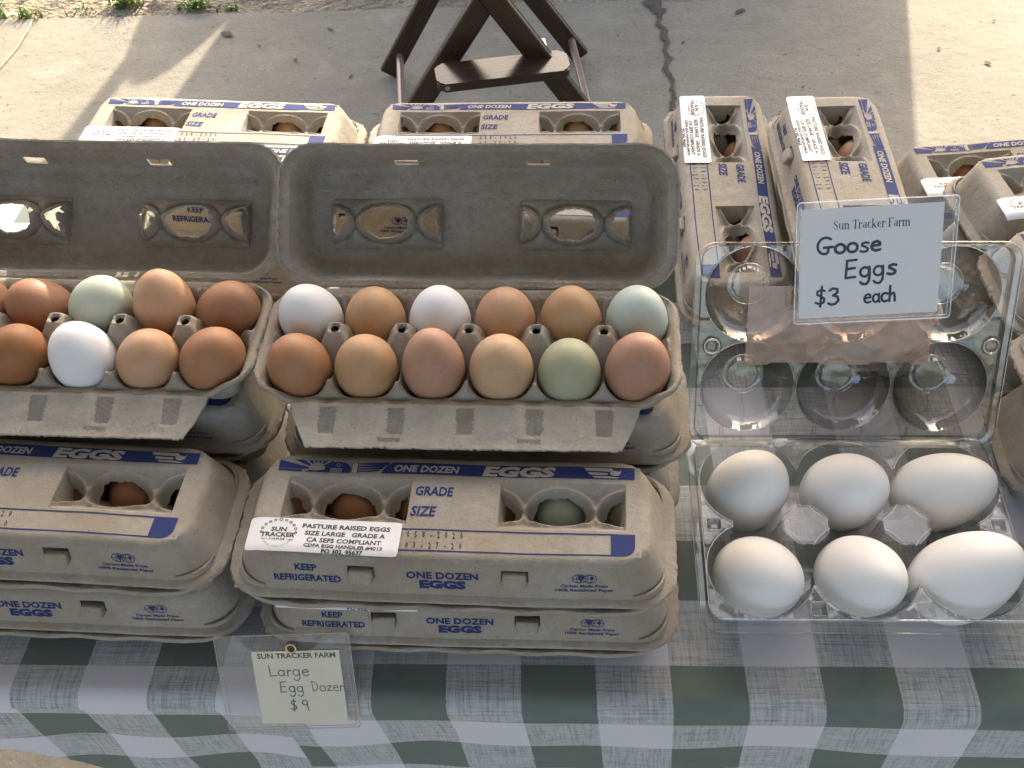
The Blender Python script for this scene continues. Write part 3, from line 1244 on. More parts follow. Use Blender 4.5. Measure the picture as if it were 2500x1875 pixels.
def tuft(x, y, h, n, label, seed):
    random.seed(seed)
    bm = bmesh.new()
    for i in range(n):
        a = random.uniform(0, 6.283)
        r = min(.03, abs(random.gauss(0, .018)))
        bx, by = r * cos(a) * 1.6, r * sin(a) * .7
        hh = h * random.uniform(.4, 1)
        la = random.uniform(0, 6.283)
        lean = random.uniform(.2, 1.1) * hh
        w = random.uniform(.002, .005)
        px, py = -sin(la) * w, cos(la) * w
        prev = None
        for k in range(4):
            t = k / 3
            c = Vector((bx + cos(la) * lean * t * t, by + sin(la) * lean * t * t, hh * (t - .25 * t * t)))
            ww = 1 - t * .9
            cur = (bm.verts.new(c + Vector((px * ww, py * ww, 0))), bm.verts.new(c - Vector((px * ww, py * ww, 0))))
            if prev:
                bm.faces.new((prev[0], cur[0], cur[1], prev[1]))
            prev = cur
    tag(link_mesh('grass_tuft', bm_mesh(bm, 'grass_tuft', ['grass'], 0), None, (x, y, G - .01)), label, 'grass', 'grass tufts along the concrete edge')


for i, (x, y, h, n, lb) in enumerate((
        (-1.44, 2.69, .045, 40, 'small green grass tuft in the far left corner'),
        (-1.345, 2.68, .035, 30, 'low green grass tuft where the pale straw meets the concrete edge'),
        (-1.20, 2.70, .025, 16, 'sparse short grass sprout between the straw and the bright grass patch'),
        (-1.09, 2.73, .055, 80, 'bright sunlit grass patch at the concrete edge left of the dark shadow'),
        (-.90, 2.705, .045, 70, 'dark green grass clump lying in the shadow at the concrete edge'),
        (-.80, 2.70, .025, 18, 'thin grass sprouts just right of the shaded clump'))):
    tuft(x, y, h * 1.35, int(n * 1.4), lb, 40 + i)
random.seed(11)
bm = bmesh.new()
pp = [(-1.305, 2.63, .012), (-1.312, 2.52, .006), (-1.335, 2.40, .004), (-1.38, 2.24, .004), (-1.44, 2.05, .006)]
for a, b in zip(pp[:-1], pp[1:]):
    tube(bm, (a[0], a[1], G + a[2]), (b[0], b[1], G + b[2]), .0016, 6)
tag(link_mesh('straw_stalk', bm_mesh(bm, 'straw_stalk', ['straw'], 60)), 'thin pale straw stalk lying on the sunlit concrete', 'straw')
# bits of leaf and grit on the concrete
spots = [(-.60, 2.43, .016), (-.455, 2.35, .014), (-.53, 2.57, .018), (.52, 2.60, .030), (.62, 2.25, .010), (.55, 2.14, .012), (1.08, 2.33, .016),
         (.98, 2.40, .012), (1.15, 2.52, .012), (-.70, 2.50, .012), (-.79, 2.56, .030), (.20, 2.50, .008), (.36, 2.46, .010)]
leaf0 = None
for i, (x, y, s) in enumerate(spots):
    bm = bmesh.new()
    n = 9
    s *= .62
    c = bm.verts.new((0, 0, s * .08))
    rim = [bm.verts.new((s * cos(6.283 * k / n) * random.uniform(.6, 1.2), .55 * s * sin(6.283 * k / n) * random.uniform(.6, 1.2), s * random.uniform(0, .05))) for k in range(n)]
    for k in range(n):
        bm.faces.new((c, rim[k], rim[(k + 1) % n]))
    o = link_mesh('leaf_scrap', bm_mesh(bm, 'leaf_scrap', ['crack'], 60), None, (x, y, G + .003), (0, 0, random.uniform(0, 3)))
    tag(o, 'small dark dry leaf scrap or grit speck lying on the concrete', 'debris', 'dark scraps scattered on the concrete')


# ------------------------------------------------------------------ table and cloths
def build_table():
    t = thing('folding_table', 'long folding table hidden under the checked tablecloths', 'table', (.05, .74, G))
    bm = bmesh.new()
    box(bm, (0, -.05, -G - .020), (1.80, .57, .028), Matrix.Rotation(radians(-3), 3, 'Z'), 0, .006)
    link_mesh('tabletop', bm_mesh(bm, 'tabletop', ['plank'], 40), t)
    for sx in (-1, 1):
        for sy in (-1, 1):
            bm = bmesh.new()
            tube(bm, (sx * .78, sy * .28 - sx * .04, 0), (sx * .78, sy * .28 - sx * .04, -G - .034), .014)
            link_mesh('leg', bm_mesh(bm, 'leg', ['steel'], 40), t)


build_table()
EDGE_A = radians(-2.9)


def cloth(name, label, x0, x1, u0, v0, pitch, yaw, drop, zoff, seed, xref=0., skew=0., fold_amp=1.):
    """x runs along the table edge, v runs from the back over the front edge and down"""
    bm = bmesh.new()
    uvl = bm.loops.layers.uv.new('UVMap')
    nx = int((x1 - x0) / .008)
    Rb = .014
    back = .615
    e = Vector((cos(EDGE_A), sin(EDGE_A), 0))
    nb = Vector((-sin(EDGE_A), cos(EDGE_A), 0))
    o = Vector((0, .373, 0))
    svals = [-back + (back - .02) * k / 30 for k in range(31)]
    svals += [-.02 + .02 * k / 3 for k in range(1, 4)]
    svals += [Rb * pi / 2 * k / 7 for k in range(1, 8)]
    s_end = Rb * pi / 2
    rows = []
    nd = 46
    maxd = max(drop(x0 + (x1 - x0) * i / nx) for i in range(nx + 1))
    V = {}
    UV = {}
    total = len(svals) + nd
    for i in range(nx + 1):
        x = x0 + (x1 - x0) * i / nx
        d = drop(x)
        for j in range(total):
            if j < len(svals):
                s = svals[j]
                if s <= 0:
                    p = o + e * x - nb * s + Vector((0, 0, .0006 * noise.noise(Vector((x * 14, s * 14, seed)))))
                    p = o + e * x + nb * (-s) + Vector((0, 0, p.z))
                else:
                    a = s / Rb
                    p = o + e * x - nb * (Rb * sin(a)) + Vector((0, 0, -Rb * (1 - cos(a))))
            else:
                k = j - len(svals) + 1
                s = s_end + d * k / nd
                q = s - s_end
                g = min(1, q / .14)
                f = fold_amp * g * (.016 * sin(x * 21 + seed + .6 * sin(x * 9)) + .008 * sin(x * 47 + seed * 2.3 + q * 10))
                f += .004 * noise.noise(Vector((x * 12, q * 12, seed))) * min(1, q / .05)
                p = o + e * x - nb * (Rb + f - .11 * q) + Vector((0, 0, -Rb - q))
            p.z += zoff
            if j >= len(svals):
                p += nb * (-zoff)
            V[i, j] = bm.verts.new(p)
            # woven coordinates: cloth lies slightly skew to the table edge
            su = (x - u0) + (s) * math.tan(radians(yaw))
            sv = (s - v0) - (x - xref) * skew
            UV[V[i, j]] = (su / pitch + 200, sv / pitch + 200)
    for i in range(nx):
        for j in range(total - 1):
            f = bm.faces.new((V[i, j], V[i, j + 1], V[i + 1, j + 1], V[i + 1, j]))
            for lp in f.loops:
                lp[uvl].uv = UV[lp.vert]
    bm.normal_update()
    ob = link_mesh(name, bm_mesh(bm, name, ['cloth'], 0))
    ob.data.polygons.foreach_set('use_smooth', [True] * len(ob.data.polygons))
    return tag(ob, label, 'tablecloth', 'checked tablecloths on the stall table')


def drop_right(x):
    return .34 + .01 * sin(x * 13)


def drop_left(x):
    return min(.33, max(.10, .10 + .9 * (x + .44))) + .006 * sin(x * 30)


# a dark square starts at odd/odd cells
cloth('tablecloth', 'green and white checked tablecloth under the goose eggs, right piece', -.205, 1.05, -.026 + .055, -.021 + .0553, .0553, -3, drop_right, 0., 1.3, 0., -.012, .16)
cloth('tablecloth', 'green and white checked tablecloth on the left, tucked under the other', -1.0, -.165, -.355, -.015, .0515, 2, drop_left, -.0022, 4.1, -.355, -.01, .22)


# ------------------------------------------------------------------ cartons
P = .068   # height gained by each level of a stack
STK = (-.083, -.0265)
place = {}


def CC(key, label, x, y, lvl, yaw, sticker=None, tilt=0.):
    up = .153 * sin(radians(tilt))
    place[key] = ((x, y, lvl * P + .001 + up), yaw)
    return closed_carton(label, (x, y, lvl * P + .001 + up), yaw, sticker, tilt)


CC('F0', 'closed egg carton on the cloth, bottom of the front centre pair, behind the cream note', -.0615, .446, 0, -3.6, (-.083, -.0330, 0))
CC('F1', 'closed kraft egg carton with white sticker, top of the front centre pair', -.0675, .441, 1, -4.0, (-.0835, -.0275, radians(-.5)))
CC('L0', 'closed kraft egg carton lying on the cloth, bottom of the front left pair', -.374, .469, 0, -4.2, (-.079, -.0400, 0))
CC('L1', 'closed kraft egg carton cut by the left edge, top of the front left pair', -.375, .470, 1, -5.6)
CC('M0', 'closed egg carton on the cloth, lowest under the right open carton', -.050, .557, 0, -3.0)
CC('M1', 'closed kraft egg carton directly under the right open carton of mixed eggs', -.046, .558, 1, -2.4)
CC('N0', 'closed kraft egg carton on the cloth, lowest under the left open carton', -.362, .583, 0, -5.0)
CC('N1', 'closed kraft egg carton directly under the left open carton', -.357, .583, 1, -4.2)
CC('G0', 'closed kraft egg carton on the cloth behind the left open lid, under another', -.352, .827, 0, -5.5)
CC('G1', 'closed kraft egg carton seen through the holes of the left open lid, topmost behind it', -.211, .814, 1, -6.1, (-.083, -.0265, 0))
CC('Gp', 'closed egg carton on the cloth seen through the right hole of the right lid', -.036, .868, 0, -5.2)
CC('B1', 'sunlit closed egg carton with white sticker in the back row, left one', -.346, .998, 0, -5.5, (-.083, -.0275, 0))
CC('B2', 'half sunlit closed egg carton in the back row in front of the wooden chair', -.034, .978, 0, -2.4, (-.088, -.0340, 0))
CC('C', 'closed egg carton standing lengthwise with sticker, left of the pair behind the goose eggs', .1805, .860, 0, -91.9, (-.080, -.0275, 0), 4.5)
CC('D0', 'closed egg carton lying lengthwise on the cloth under the raised stickered one', .289, .800, 0, -91.0)
CC('D', 'stickered lengthwise egg carton raised on another, behind the goose price sign', .2755, .779, 1, -91.0, (-.082, -.0275, 0))
CC('E1', 'closed egg carton farthest of the back right group, cut by the right edge', .503, .889, 0, 4.0, (-.083, -.0275, 0))
CC('E20', 'closed egg carton on the cloth under the raised back right one', .520, .779, 0, 5.0)
CC('E2', 'raised closed egg carton with round sticker logo at the right edge, above the goose sign', .523, .783, 1, 7.0, (-.083, -.0300, 0))
CC('E30', 'closed egg carton on the cloth at the right edge, bottom behind the goose carton lid', .535, .672, 0, 3.0)
CC('E3', 'closed egg carton at the right edge with its corner showing over the clear lid', .525, .674, 1, 3.0)
CC('H0', 'closed egg carton at the right edge on the cloth beside the goose egg carton', .515, .552, 0, -4.0)
CC('H1', 'closed egg carton at the right edge lying on another beside the clear lid', .523, .575, 1, 4.0)

O1 = (-.056, .563, 2 * P + .001)
O2 = (-.3615, .587, 2 * P + .001)
open_carton('open kraft egg carton of twelve mixed eggs, the right of the two, lid leaning back', O1, -3.2, 137)
open_carton('open kraft egg carton of mixed brown eggs cut by the left edge, lid leaning back', O2, -4.1, 143)

# eggs in the two open cartons: colour, mesh, tilt (degrees, heading), extra height, note
GRP = 'hen eggs in the open cartons'
o1 = [  # front row left to right, then back row
    (0, 0, 'brown', 1, (10, 200), 0, 'orange brown egg with sunlit crescent, front left of the right open carton'),
    (1, 0, 'tan', 1, (6, 270), 0, 'tan egg second from the left in the front row of the right open carton'),
    (2, 0, 'pinkish brown', 2, (5, 100), .004, 'tall pinkish brown egg third in the front row of the right open carton'),
    (3, 0, 'pale tan', 0, (5, 280), .001, 'pale tan egg between the pinkish and the olive egg, right open carton'),
    (4, 0, 'olive green', 1, (4, 90), -.003, 'olive green egg in the front row of the right open carton'),
    (5, 0, 'pinkish brown', 0, (8, 20), .003, 'large pinkish brown egg, front right corner of the right open carton'),
    (0, 1, 'white', 0, (14, 220), .003, 'white egg with sunlit tip, back left corner of the right open carton'),
    (1, 1, 'tan', 1, (6, 90), 0, 'tan egg between the two white eggs in the right open carton'),
    (2, 1, 'white', 0, (5, 80), .001, 'white egg third in the back row of the right open carton'),
    (3, 1, 'peach', 1, (5, 80), .001, 'peach tan egg right of the second white egg, back row, right open carton'),
    (4, 1, 'tan', 0, (5, 95), .002, 'tan egg left of the pale blue egg, back row, right open carton'),
    (5, 1, 'pale blue', 0, (4, 90), .003, 'pale blue egg in the back right corner of the right open carton')]
o2 = [
    (0, 0, 'brown', 1, (10, 200), 0, 'brown egg in the front left corner of the left open carton'),
    (1, 0, 'brown', 1, (10, 230), 0, 'brown egg at the left frame edge, front row, left open carton'),
    (2, 0, 'dark brown', 1, (28, 340), 0, 'dark orange brown egg left of the white egg in the left open carton'),
    (3, 0, 'white', 0, (12, 150), .001, 'only white egg in the left open carton, front row'),
    (4, 0, 'peach', 1, (22, 330), -.002, 'peach brown egg right of the white egg in the left open carton'),
    (5, 0, 'brown', 0, (34, 345), .001, 'brown egg with a bright sun patch, front right corner of the left open carton'),
    (0, 1, 'tan', 1, (10, 90), 0, 'tan egg out of frame in the back left corner of the left open carton'),
    (1, 1, 'peach', 0, (18, 190), .007, 'peach egg with large sun patch at the left frame edge'),
    (2, 1, 'reddish brown', 0, (26, 200), 0, 'reddish brown egg left of the pale green one, left open carton'),
    (3, 1, 'pale green', 0, (32, 330), .005, 'pale green egg with a sun patch, the only green one in the left open carton'),
    (4, 1, 'peach', 2, (8, 90), .008, 'tall light brown egg standing highest in the left open carton'),
    (5, 1, 'reddish brown', 0, (38, 340), .002, 'reddish brown egg in the back right corner of the left open carton')]
for (loc, yaw, rows) in ((O1, -3.2, o1), (O2, -4.1, o2)):
    for col, row, colr, ms, tl, dz, lb in rows:
        p = cell_pos(loc, yaw, col, row, .0345 + dz)
        egg(EGGS[ms], colr, p, tl, lb, GRP, scale=1.0)

# eggs showing through the windows of closed cartons
WN = {0: 'left end of the left window', 1: 'middle of the left window', 2: 'right end of the left window',
      3: 'left end of the right window', 4: 'middle of the right window', 5: 'right end of the right window'}
inside = {
    'F1': ('top front centre carton', [(0, 1, 'brown'), (1, 1, 'brown'), (2, 1, 'tan'), (3, 1, 'brown'), (4, 1, 'pale blue'), (5, 1, 'olive green')]),
    'L1': ('top front left carton', [(3, 1, 'brown'), (4, 1, 'reddish brown'), (5, 1, 'brown')]),
    'B1': ('sunlit back left carton', [(0, 1, 'brown'), (1, 1, 'brown'), (2, 1, 'brown'), (3, 1, 'olive green'), (4, 1, 'tan'), (5, 1, 'brown')]),
    'B2': ('back row carton before the chair', [(0, 1, 'brown'), (1, 1, 'tan'), (2, 1, 'tan'), (3, 1, 'brown'), (4, 1, 'tan'), (5, 1, 'reddish brown')]),
    'E1': ('farthest back right carton', [(0, 1, 'brown'), (1, 1, 'brown')]),
    'E2': ('raised back right carton', [(0, 1, 'brown')]),
}
for key, (desc, lst) in inside.items():
    loc, yaw = place[key]
    for col, row, colr in lst:
        egg(EGGS[col % 3], colr, cell_pos(loc, yaw, col, row, .0330), (6, 90 + col * 40), '%s egg, %s, %s' % (colr, WN[col], desc),
            'hen eggs inside the closed cartons')
FARN = {0: 'far end of far window', 1: 'near part of far window', 3: 'far end of near window', 4: 'near part of near window'}
for key, desc, lst in (('C', 'left lengthwise carton', [(0, 1, 'dark brown'), (0, 0, 'brown'), (1, 1, 'brown'), (1, 0, 'brown'), (3, 1, 'brown'), (3, 0, 'dark brown'), (4, 1, 'brown'), (4, 0, 'brown')]),
                       ('D', 'raised lengthwise carton', [(0, 1, 'dark brown'), (0, 0, 'dark brown'), (1, 1, 'peach'), (1, 0, 'brown')])):
    loc, yaw = place[key]
    for col, row, colr in lst:
        egg(EGGS[col % 3], colr, cell_pos(loc, yaw, col, row, .0330), (6, 90 + col * 40),
            '%s egg, %s side, %s, %s' % (colr, 'blue band' if row else 'sticker', FARN[col], desc), 'hen eggs inside the closed cartons')


# ------------------------------------------------------------------ clear goose egg carton
GX, GY, GYAW = .232, .479, -2.3
CPX, CPY = .0765, .0395
DECK = .047
GR = [(.1150, .0800, .005, DECK), (.1165, .0815, .010, DECK), (.1178, .0828, .012, DECK - .0015), (.1186, .0836, .013, DECK - .007), (.1226, .0868, .015, DECK - .0075),
      (.1232, .0874, .0155, DECK - .0095)]


def goose_h(x, y):
    z = DECK
    for cx in (-CPX, 0, CPX):
        for cy in (-CPY, CPY):
            r = sqrt(((x - cx) / .0400) ** 2 + ((y - cy) / .0415) ** 2)
            if r < 1:
                z = min(z, .004 + (DECK - .004) * r ** 2.6)
    # the passages between neighbouring cups are lower than the deck
    for cx in (-CPX, 0, CPX):
        if abs(x - cx) < .017 and abs(y) < .018:
            z = min(z, .018)
    for cy in (-CPY, CPY):
        for cx in (-CPX / 2, CPX / 2):
            if abs(x - cx) < .012 and abs(y - cy) < .012:
                z = min(z, .020)
    if abs(y) < .036 and abs(x) < .080:
        dd = 9.
        for cx in (-CPX / 2, CPX / 2):
            ax, ay = abs(x - cx) / .0172, abs(y) / .0178
            dd = min(dd, max(ax, ay, (ax + ay) / 1.40) - 1)
        if dd < 0:
            z = DECK
        else:
            z = min(z, DECK - .026 * min(1, dd * 4.5))
    if z > DECK - .0005:
        for nx, ny in ((-CPX / 2, -.0735), (CPX / 2, -.0735), (-.108, 0), (.108, 0)):
            d = max(abs(x - nx), abs(y - ny))
            if d < .0055:
                z = DECK - .006 * min(1, (.0055 - d) / .0015)
                if d < .003:
                    z += .003
        for gx in (-.095, -.055, -.020, .020, .055, .095):
            if abs(x - gx) < .0011 and abs(y) > .066:
                z -= .0016
        for gy in (-.055, -.02, .02, .055):
            if abs(y - gy) < .0011 and abs(x) > .100:
                z -= .0016
    return z


def build_goose_tray():
    bm = shell(140, 98, GR, goose_h, None, None, (.095, .06), 0, 0)
    bm.normal_update()
    put(bm, text('FHP', -.028, .0715, .0052, .0190, .0, 0), lambda x, y, l: Vector((x, y, DECK + .0004 + l)), 1, 0)
    return bm_mesh(bm, 'tray', ['clear', 'clear_edge'], 28)


def loop_tube(bm, pts, r, mat=0, seg=6, closed=True):
    n = len(pts)
    rings_ = []
    for i in range(n):
        a = pts[(i - 1) % n] if closed or i > 0 else pts[i]
        b = pts[(i + 1) % n] if closed or i < n - 1 else pts[i]
        d = (Vector(b) - Vector(a)).normalized()
        u = d.orthogonal().normalized() if abs(d.z) > .9 else d.cross(Vector((0, 0, 1))).normalized()
        w = d.cross(u)
        rings_.append([bm.verts.new(Vector(pts[i]) + u * r * cos(6.283 * k / seg) + w * r * sin(6.283 * k / seg)) for k in range(seg)])
    for i in range(n if closed else n - 1):
        A, B = rings_[i], rings_[(i + 1) % n]
        for k in range(seg):
            f = bm.faces.new((A[k], A[(k + 1) % seg], B[(k + 1) % seg], B[k]))
            f.material_index = mat


def rrect(a, b, r, z, n=7, y0=0.):
    pts = []
    for qx, qy, a0 in ((1, 1, 0), (-1, 1, 90), (-1, -1, 180), (1, -1, 270)):
        for i in range(n + 1):
            t = radians(a0 + 90 * i / n)
            pts.append((qx * (a - r) + r * cos(t), y0 + qy * (b - r) + r * sin(t), z))
    return pts


goose = thing('goose_egg_carton', 'open clear plastic carton holding six large white goose eggs', 'egg carton', (GX, GY, .001), (0, 0, radians(GYAW)))
link_mesh('tray', build_goose_tray(), goose)
bm = bmesh.new()
loop_tube(bm, rrect(.1232, .0874, .0155, DECK - .0095), .0005)
loop_tube(bm, rrect(.1172, .0822, .0110, DECK + .0002), .0004)
for cx in (-CPX, 0, CPX):
    for cy in (-CPY, CPY):
        seg = []
        for i in range(73):
            t = i * 2 * pi / 72
            p = (cx + .0400 * cos(t), cy + .0415 * sin(t))
            ok = goose_h(p[0] + .0012 * cos(t), p[1] + .0012 * sin(t)) > DECK - .007 and abs(p[0]) < .1165 and abs(p[1]) < .0815
            if ok:
                seg.append((p[0], p[1], DECK + .0003))
            if (not ok or i == 72) and len(seg) > 2:
                loop_tube(bm, seg, .00045, 0, 6, False)
            if not ok:
                seg = []
for cx in (-CPX / 2, CPX / 2):
    loop_tube(bm, [(cx + .0182 * cos(pi / 8 + i * pi / 4), .0188 * sin(pi / 8 + i * pi / 4), DECK + .0002) for i in range(8)], .0003)
    loop_tube(bm, [(cx + q[0], -.0735 + q[1], DECK + .0003) for q in rrect(.0058, .0058, .0018, 0, 4)], .0005)
for sx in (-1, 1):
    loop_tube(bm, [(sx * .108 + q[0], q[1], DECK + .0003) for q in rrect(.0058, .0058, .0018, 0, 4)], .0005)
link_mesh('rim', bm_mesh(bm, 'rim', ['clear_edge'], 60), goose)


def lid_dome(u, w):
    """clear lid: u across, w up from the hinge; depth below the lid plane"""
    z = 0.
    for cx in (-CPX, 0, CPX):
        for cy in (.0475, .1255):
            r = sqrt(((u - cx) / .0372) ** 2 + ((w - cy) / .0385) ** 2)
            if r < 1:
                d = .032 * sqrt(max(0, 1 - r * r)) ** .9
                if r < .44:
                    d = min(d, .0265)
                    if r > .34:
                        d = .0295
                an = atan2(w - cy, u - cx)
                if .5 < r < .92 and abs(sin(2 * an)) < .09:
                    d -= .0014
                z = -d
    for px in (-.1065, .1185 - .0065):
        d = sqrt((u - px) ** 2 + (w - .083) ** 2)
        if .0042 < d < .0072:
            z = .0018
    if z == 0:
        for gx in (-.095, -.055, -.020, .020, .055, .095):
            if abs(u - gx) < .0011 and (w < .012 or w > .160):
                z = -.0016
        for gy in (.03, .065, .105, .14):
            if abs(w - gy) < .0011 and abs(u) > .106:
                z = -.0016
    return z


LR = [(.1150, .0790, .005, 0.), (.1165, .0805, .010, 0.), (.1178, .0815, .012, .0015), (.1186, .0822, .013, .006), (.1226, .0855, .015, .0065), (.1232, .0860, .0155, .0085)]
bm = shell(180, 124, LR, lambda x, y: lid_dome(x, y + .0835), None, None, (.095, .06), 0, 0)
glid_me = bm_mesh(bm, 'lid', ['clear_lid'], 28)
LT = radians(65)
hinge = Vector((0, .0862, DECK - .004))
glid = link_mesh('lid', glid_me, goose, hinge + Vector((0, cos(LT), sin(LT))) * .0835, (LT, 0, 0))
bm = bmesh.new()
loop_tube(bm, rrect(.1232, .0860, .0155, .0085), .00045)
loop_tube(bm, rrect(.1172, .0810, .0110, .0002), .00025)
for cx in (-CPX, 0, CPX):
    for cy in (.0475, .1255):
        loop_tube(bm, [(cx + .0375 * cos(i * pi / 30), cy - .0835 + .0388 * sin(i * pi / 30), .0003) for i in range(60)], .0003)
        loop_tube(bm, [(cx + .0164 * cos(i * pi / 20), cy - .0835 + .0170 * sin(i * pi / 20), -.0265) for i in range(40)], .00025)
for px in (-.1065, .112):
    loop_tube(bm, [(px + .0060 * cos(a * pi / 10), .0830 - .0835 + .0060 * sin(a * pi / 10), .0020) for a in range(20)], .0008)
link_mesh('rim', bm_mesh(bm, 'rim', ['clear_edge'], 60), glid)
bm = bmesh.new()
box(bm, (0, .0870, DECK - .0095), (.238, .006, .0012), None, 0, .0004)
link_mesh('hinge', bm_mesh(bm, 'hinge', ['clear_edge'], 40), goose)
# flat label area on the lid, pink reflection painted into its film
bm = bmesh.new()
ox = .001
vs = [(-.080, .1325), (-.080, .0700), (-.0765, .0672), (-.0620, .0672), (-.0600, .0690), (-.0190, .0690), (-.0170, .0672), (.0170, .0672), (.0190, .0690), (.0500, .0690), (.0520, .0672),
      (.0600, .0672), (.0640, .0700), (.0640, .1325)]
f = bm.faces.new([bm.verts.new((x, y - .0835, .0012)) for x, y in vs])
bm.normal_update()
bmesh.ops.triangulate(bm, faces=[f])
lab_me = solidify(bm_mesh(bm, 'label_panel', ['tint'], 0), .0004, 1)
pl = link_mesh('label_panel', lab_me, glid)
pl['label'] = 'clear lid panel with pinkish reflection painted into its colour'

gg = [(-1, 1, 0, (20, 330), .038, 'goose egg back left in the clear carton, with a thin scratch line'),
      (0, 1, 1, (34, 320), .036, 'goose egg back middle in the clear carton'),
      (1, 1, 0, (56, 352), .037, 'goose egg back right in the clear carton, leaning right'),
      (-1, -1, 1, (46, 305), .034, 'goose egg front left in the clear carton, the smallest looking'),
      (0, -1, 0, (42, 295), .036, 'goose egg front middle in the clear carton'),
      (1, -1, 0, (50, 5), .038, 'large goose egg front right in the clear carton, cut by the right edge')]
c_, s_ = cos(radians(GYAW)), sin(radians(GYAW))
COLORS['goose white'] = (.76, .755, .74)
for cx, cy, ms, tl, z, lb in gg:
    x, y = cx * CPX, cy * CPY
    egg(GOOSE[ms], 'goose white', (GX + x * c_ - y * s_, GY + x * s_ + y * c_, z + .001), tl, lb, 'goose eggs in the clear carton', 'goose_egg', 'goose egg', 1.06 if cx == 1 and cy < 0 else 1.0)


# ------------------------------------------------------------------ price signs
def sleeve_mesh(w, h, notch=False, mat='sleeve'):
    bm = bmesh.new()
    n = 12
    def sheet_(z, top):
        bot = [bm.verts.new((-w / 2 + w * i / n, -h / 2, z)) for i in range(n + 1)]
        tp = [bm.verts.new((-w / 2 + w * i / n, top(-w / 2 + w * i / n), z)) for i in range(n + 1)]
        for i in range(n):
            bm.faces.new((bot[i], bot[i + 1], tp[i + 1], tp[i]))
    sheet_(0, lambda x: h / 2)
    if notch:
        sheet_(.0016, lambda x: h / 2 - (.016 * sqrt(max(0, 1 - (x / .030) ** 2)) if abs(x) < .030 else 0) - .0005)
    else:
        sheet_(.0016, lambda x: h / 2 - .001)
    bm.normal_update()
    # welded borders
    pts = rrect(w / 2, h / 2, .003, .0008, 3)
    loop_tube(bm, pts, .0006, 1, 6)
    for sx in (-1, 1):
        loop_tube(bm, [(sx * (w / 2 - .0028), -h / 2 + .003, .0018), (sx * (w / 2 - .0028), h / 2 - .003, .0018)], .00035, 1, 6, False)
    loop_tube(bm, [(-w / 2 + .003, -h / 2 + .0028, .0018), (w / 2 - .003, -h / 2 + .0028, .0018)], .00035, 1, 6, False)
    return bm_mesh(bm, 'sleeve', [mat, 'clear_edge'], 40)


def paper_mesh(w, h, mats, layers, curl=.0006, corner=0.):
    bm = bmesh.new()
    n = 16
    zf = lambda x, y: .0008 + curl * sin(x / w * 3.0) * .4
    V = {}
    for i in range(n + 1):
        for j in range(n + 1):
            x, y = -w / 2 + w * i / n, -h / 2 + h * j / n
            V[i, j] = bm.verts.new((x, y, zf(x, y)))
    for i in range(n):
        for j in range(n):
            bm.faces.new((V[i, j], V[i + 1, j], V[i + 1, j + 1], V[i, j + 1]))
    for polys, m in layers:
        put(bm, polys, lambda x, y, l: Vector((x, y, zf(x, y) + l)), m, .00015, 2e-7)
    bm.normal_update()
    return bm_mesh(bm, 'paper', mats, 0)


# goose sign leaning on the clear lid
hin = Matrix.Rotation(radians(GYAW), 3, 'Z') @ hinge + Vector((GX, GY, .001))
lid_up = Matrix.Rotation(radians(GYAW), 3, 'Z') @ Vector((0, cos(LT), sin(LT)))
lid_n = Matrix.Rotation(radians(GYAW), 3, 'Z') @ Vector((0, -sin(LT), cos(LT)))
lid_x = Matrix.Rotation(radians(GYAW), 3, 'Z') @ Vector((1, 0, 0))
sp = Vector((.232, .562, .05)) + lid_x * .0125 + lid_up * .1535 + lid_n * .0125
sign = thing('price_sign', 'white handwritten goose egg price card in a clear sleeve leaning on the clear lid', 'price sign', sp)
sign.rotation_euler = (Matrix((lid_x, lid_up, lid_n)).transposed() @ Matrix.Rotation(radians(2.8), 3, 'Z')).to_euler()
link_mesh('sleeve', sleeve_mesh(.1175, .0945), sign)
pw, ph = .104, .085
w_ = []
sw, swl = serif_word('Sun Tracker Farm', -.0260, .0262, .0066)
k = 0.056 / swl
sw = [[((x + .0260) * k - .0280, y) for x, y in p] for p in sw]
w_ += [(sw, 1)]
hw = hand('Goose', -.0395, .0075, .0128, .0021, 1.14, .015)
hw += hand('Eggs', -.0185, -.0120, .0135, .0021, 1.12, .03)
hw += hand('$3', -.0400, -.0325, .0135, .0021, 1.12, .02)
hw += hand('each', -.0035, -.0325, .0122, .0020, .88, .02)
w_ += [(hw, 2)]
pap = link_mesh('paper', paper_mesh(pw, ph, ['paper', 'print', 'marker'], w_), sign, (-.0035, .0000, 0), (0, 0, radians(.6)))

# cream note on the front edge of the table
eN = Vector((cos(radians(-3.2)), sin(radians(-3.2)), 0))
outN = Vector((eN.y, -eN.x, 0))
dn = Vector((0, 0, -1)) * sin(radians(60)) + outN * cos(radians(60))
nN = eN.cross(-dn).normalized()
pN = Vector((0, .374, 0)) + outN * .012 + eN * -.1955 + dn * -.0145
rotN = Matrix((eN, -dn, nN)).transposed() @ Matrix.Rotation(radians(3.5), 3, 'Z')
note = thing('price_note', 'cream handwritten large egg dozen price note in a clear sleeve on the table edge', 'price sign', pN)
note.rotation_euler = rotN.to_euler()
link_mesh('sleeve', sleeve_mesh(.0985, .0790, True, 'sleeve_note'), note)
w_ = [(text('SUN TRACKER FARM', 0.0005, .0247, .0042, .0575, .03), 1)]
hw = hand('Large', -.0215, .0100, .0090, .0009, 1.15, .0)
hw += hand('Egg', -.0150, -.0035, .0085, .0009, 1.05, .0)
hw += hand('Dozen', .0085, -.0035, .0085, .0008, .98, .0)
hw += hand('$9', -.0090, -.0190, .0090, .0010, 1.0, .0, 1.5)
w_ += [(hw, 2)]
link_mesh('paper', paper_mesh(.0645, .0610, ['cream', 'print', 'pencil'], w_, .001), note, (.0085, -.0045, 0), (0, 0, 0))
bm = bmesh.new()
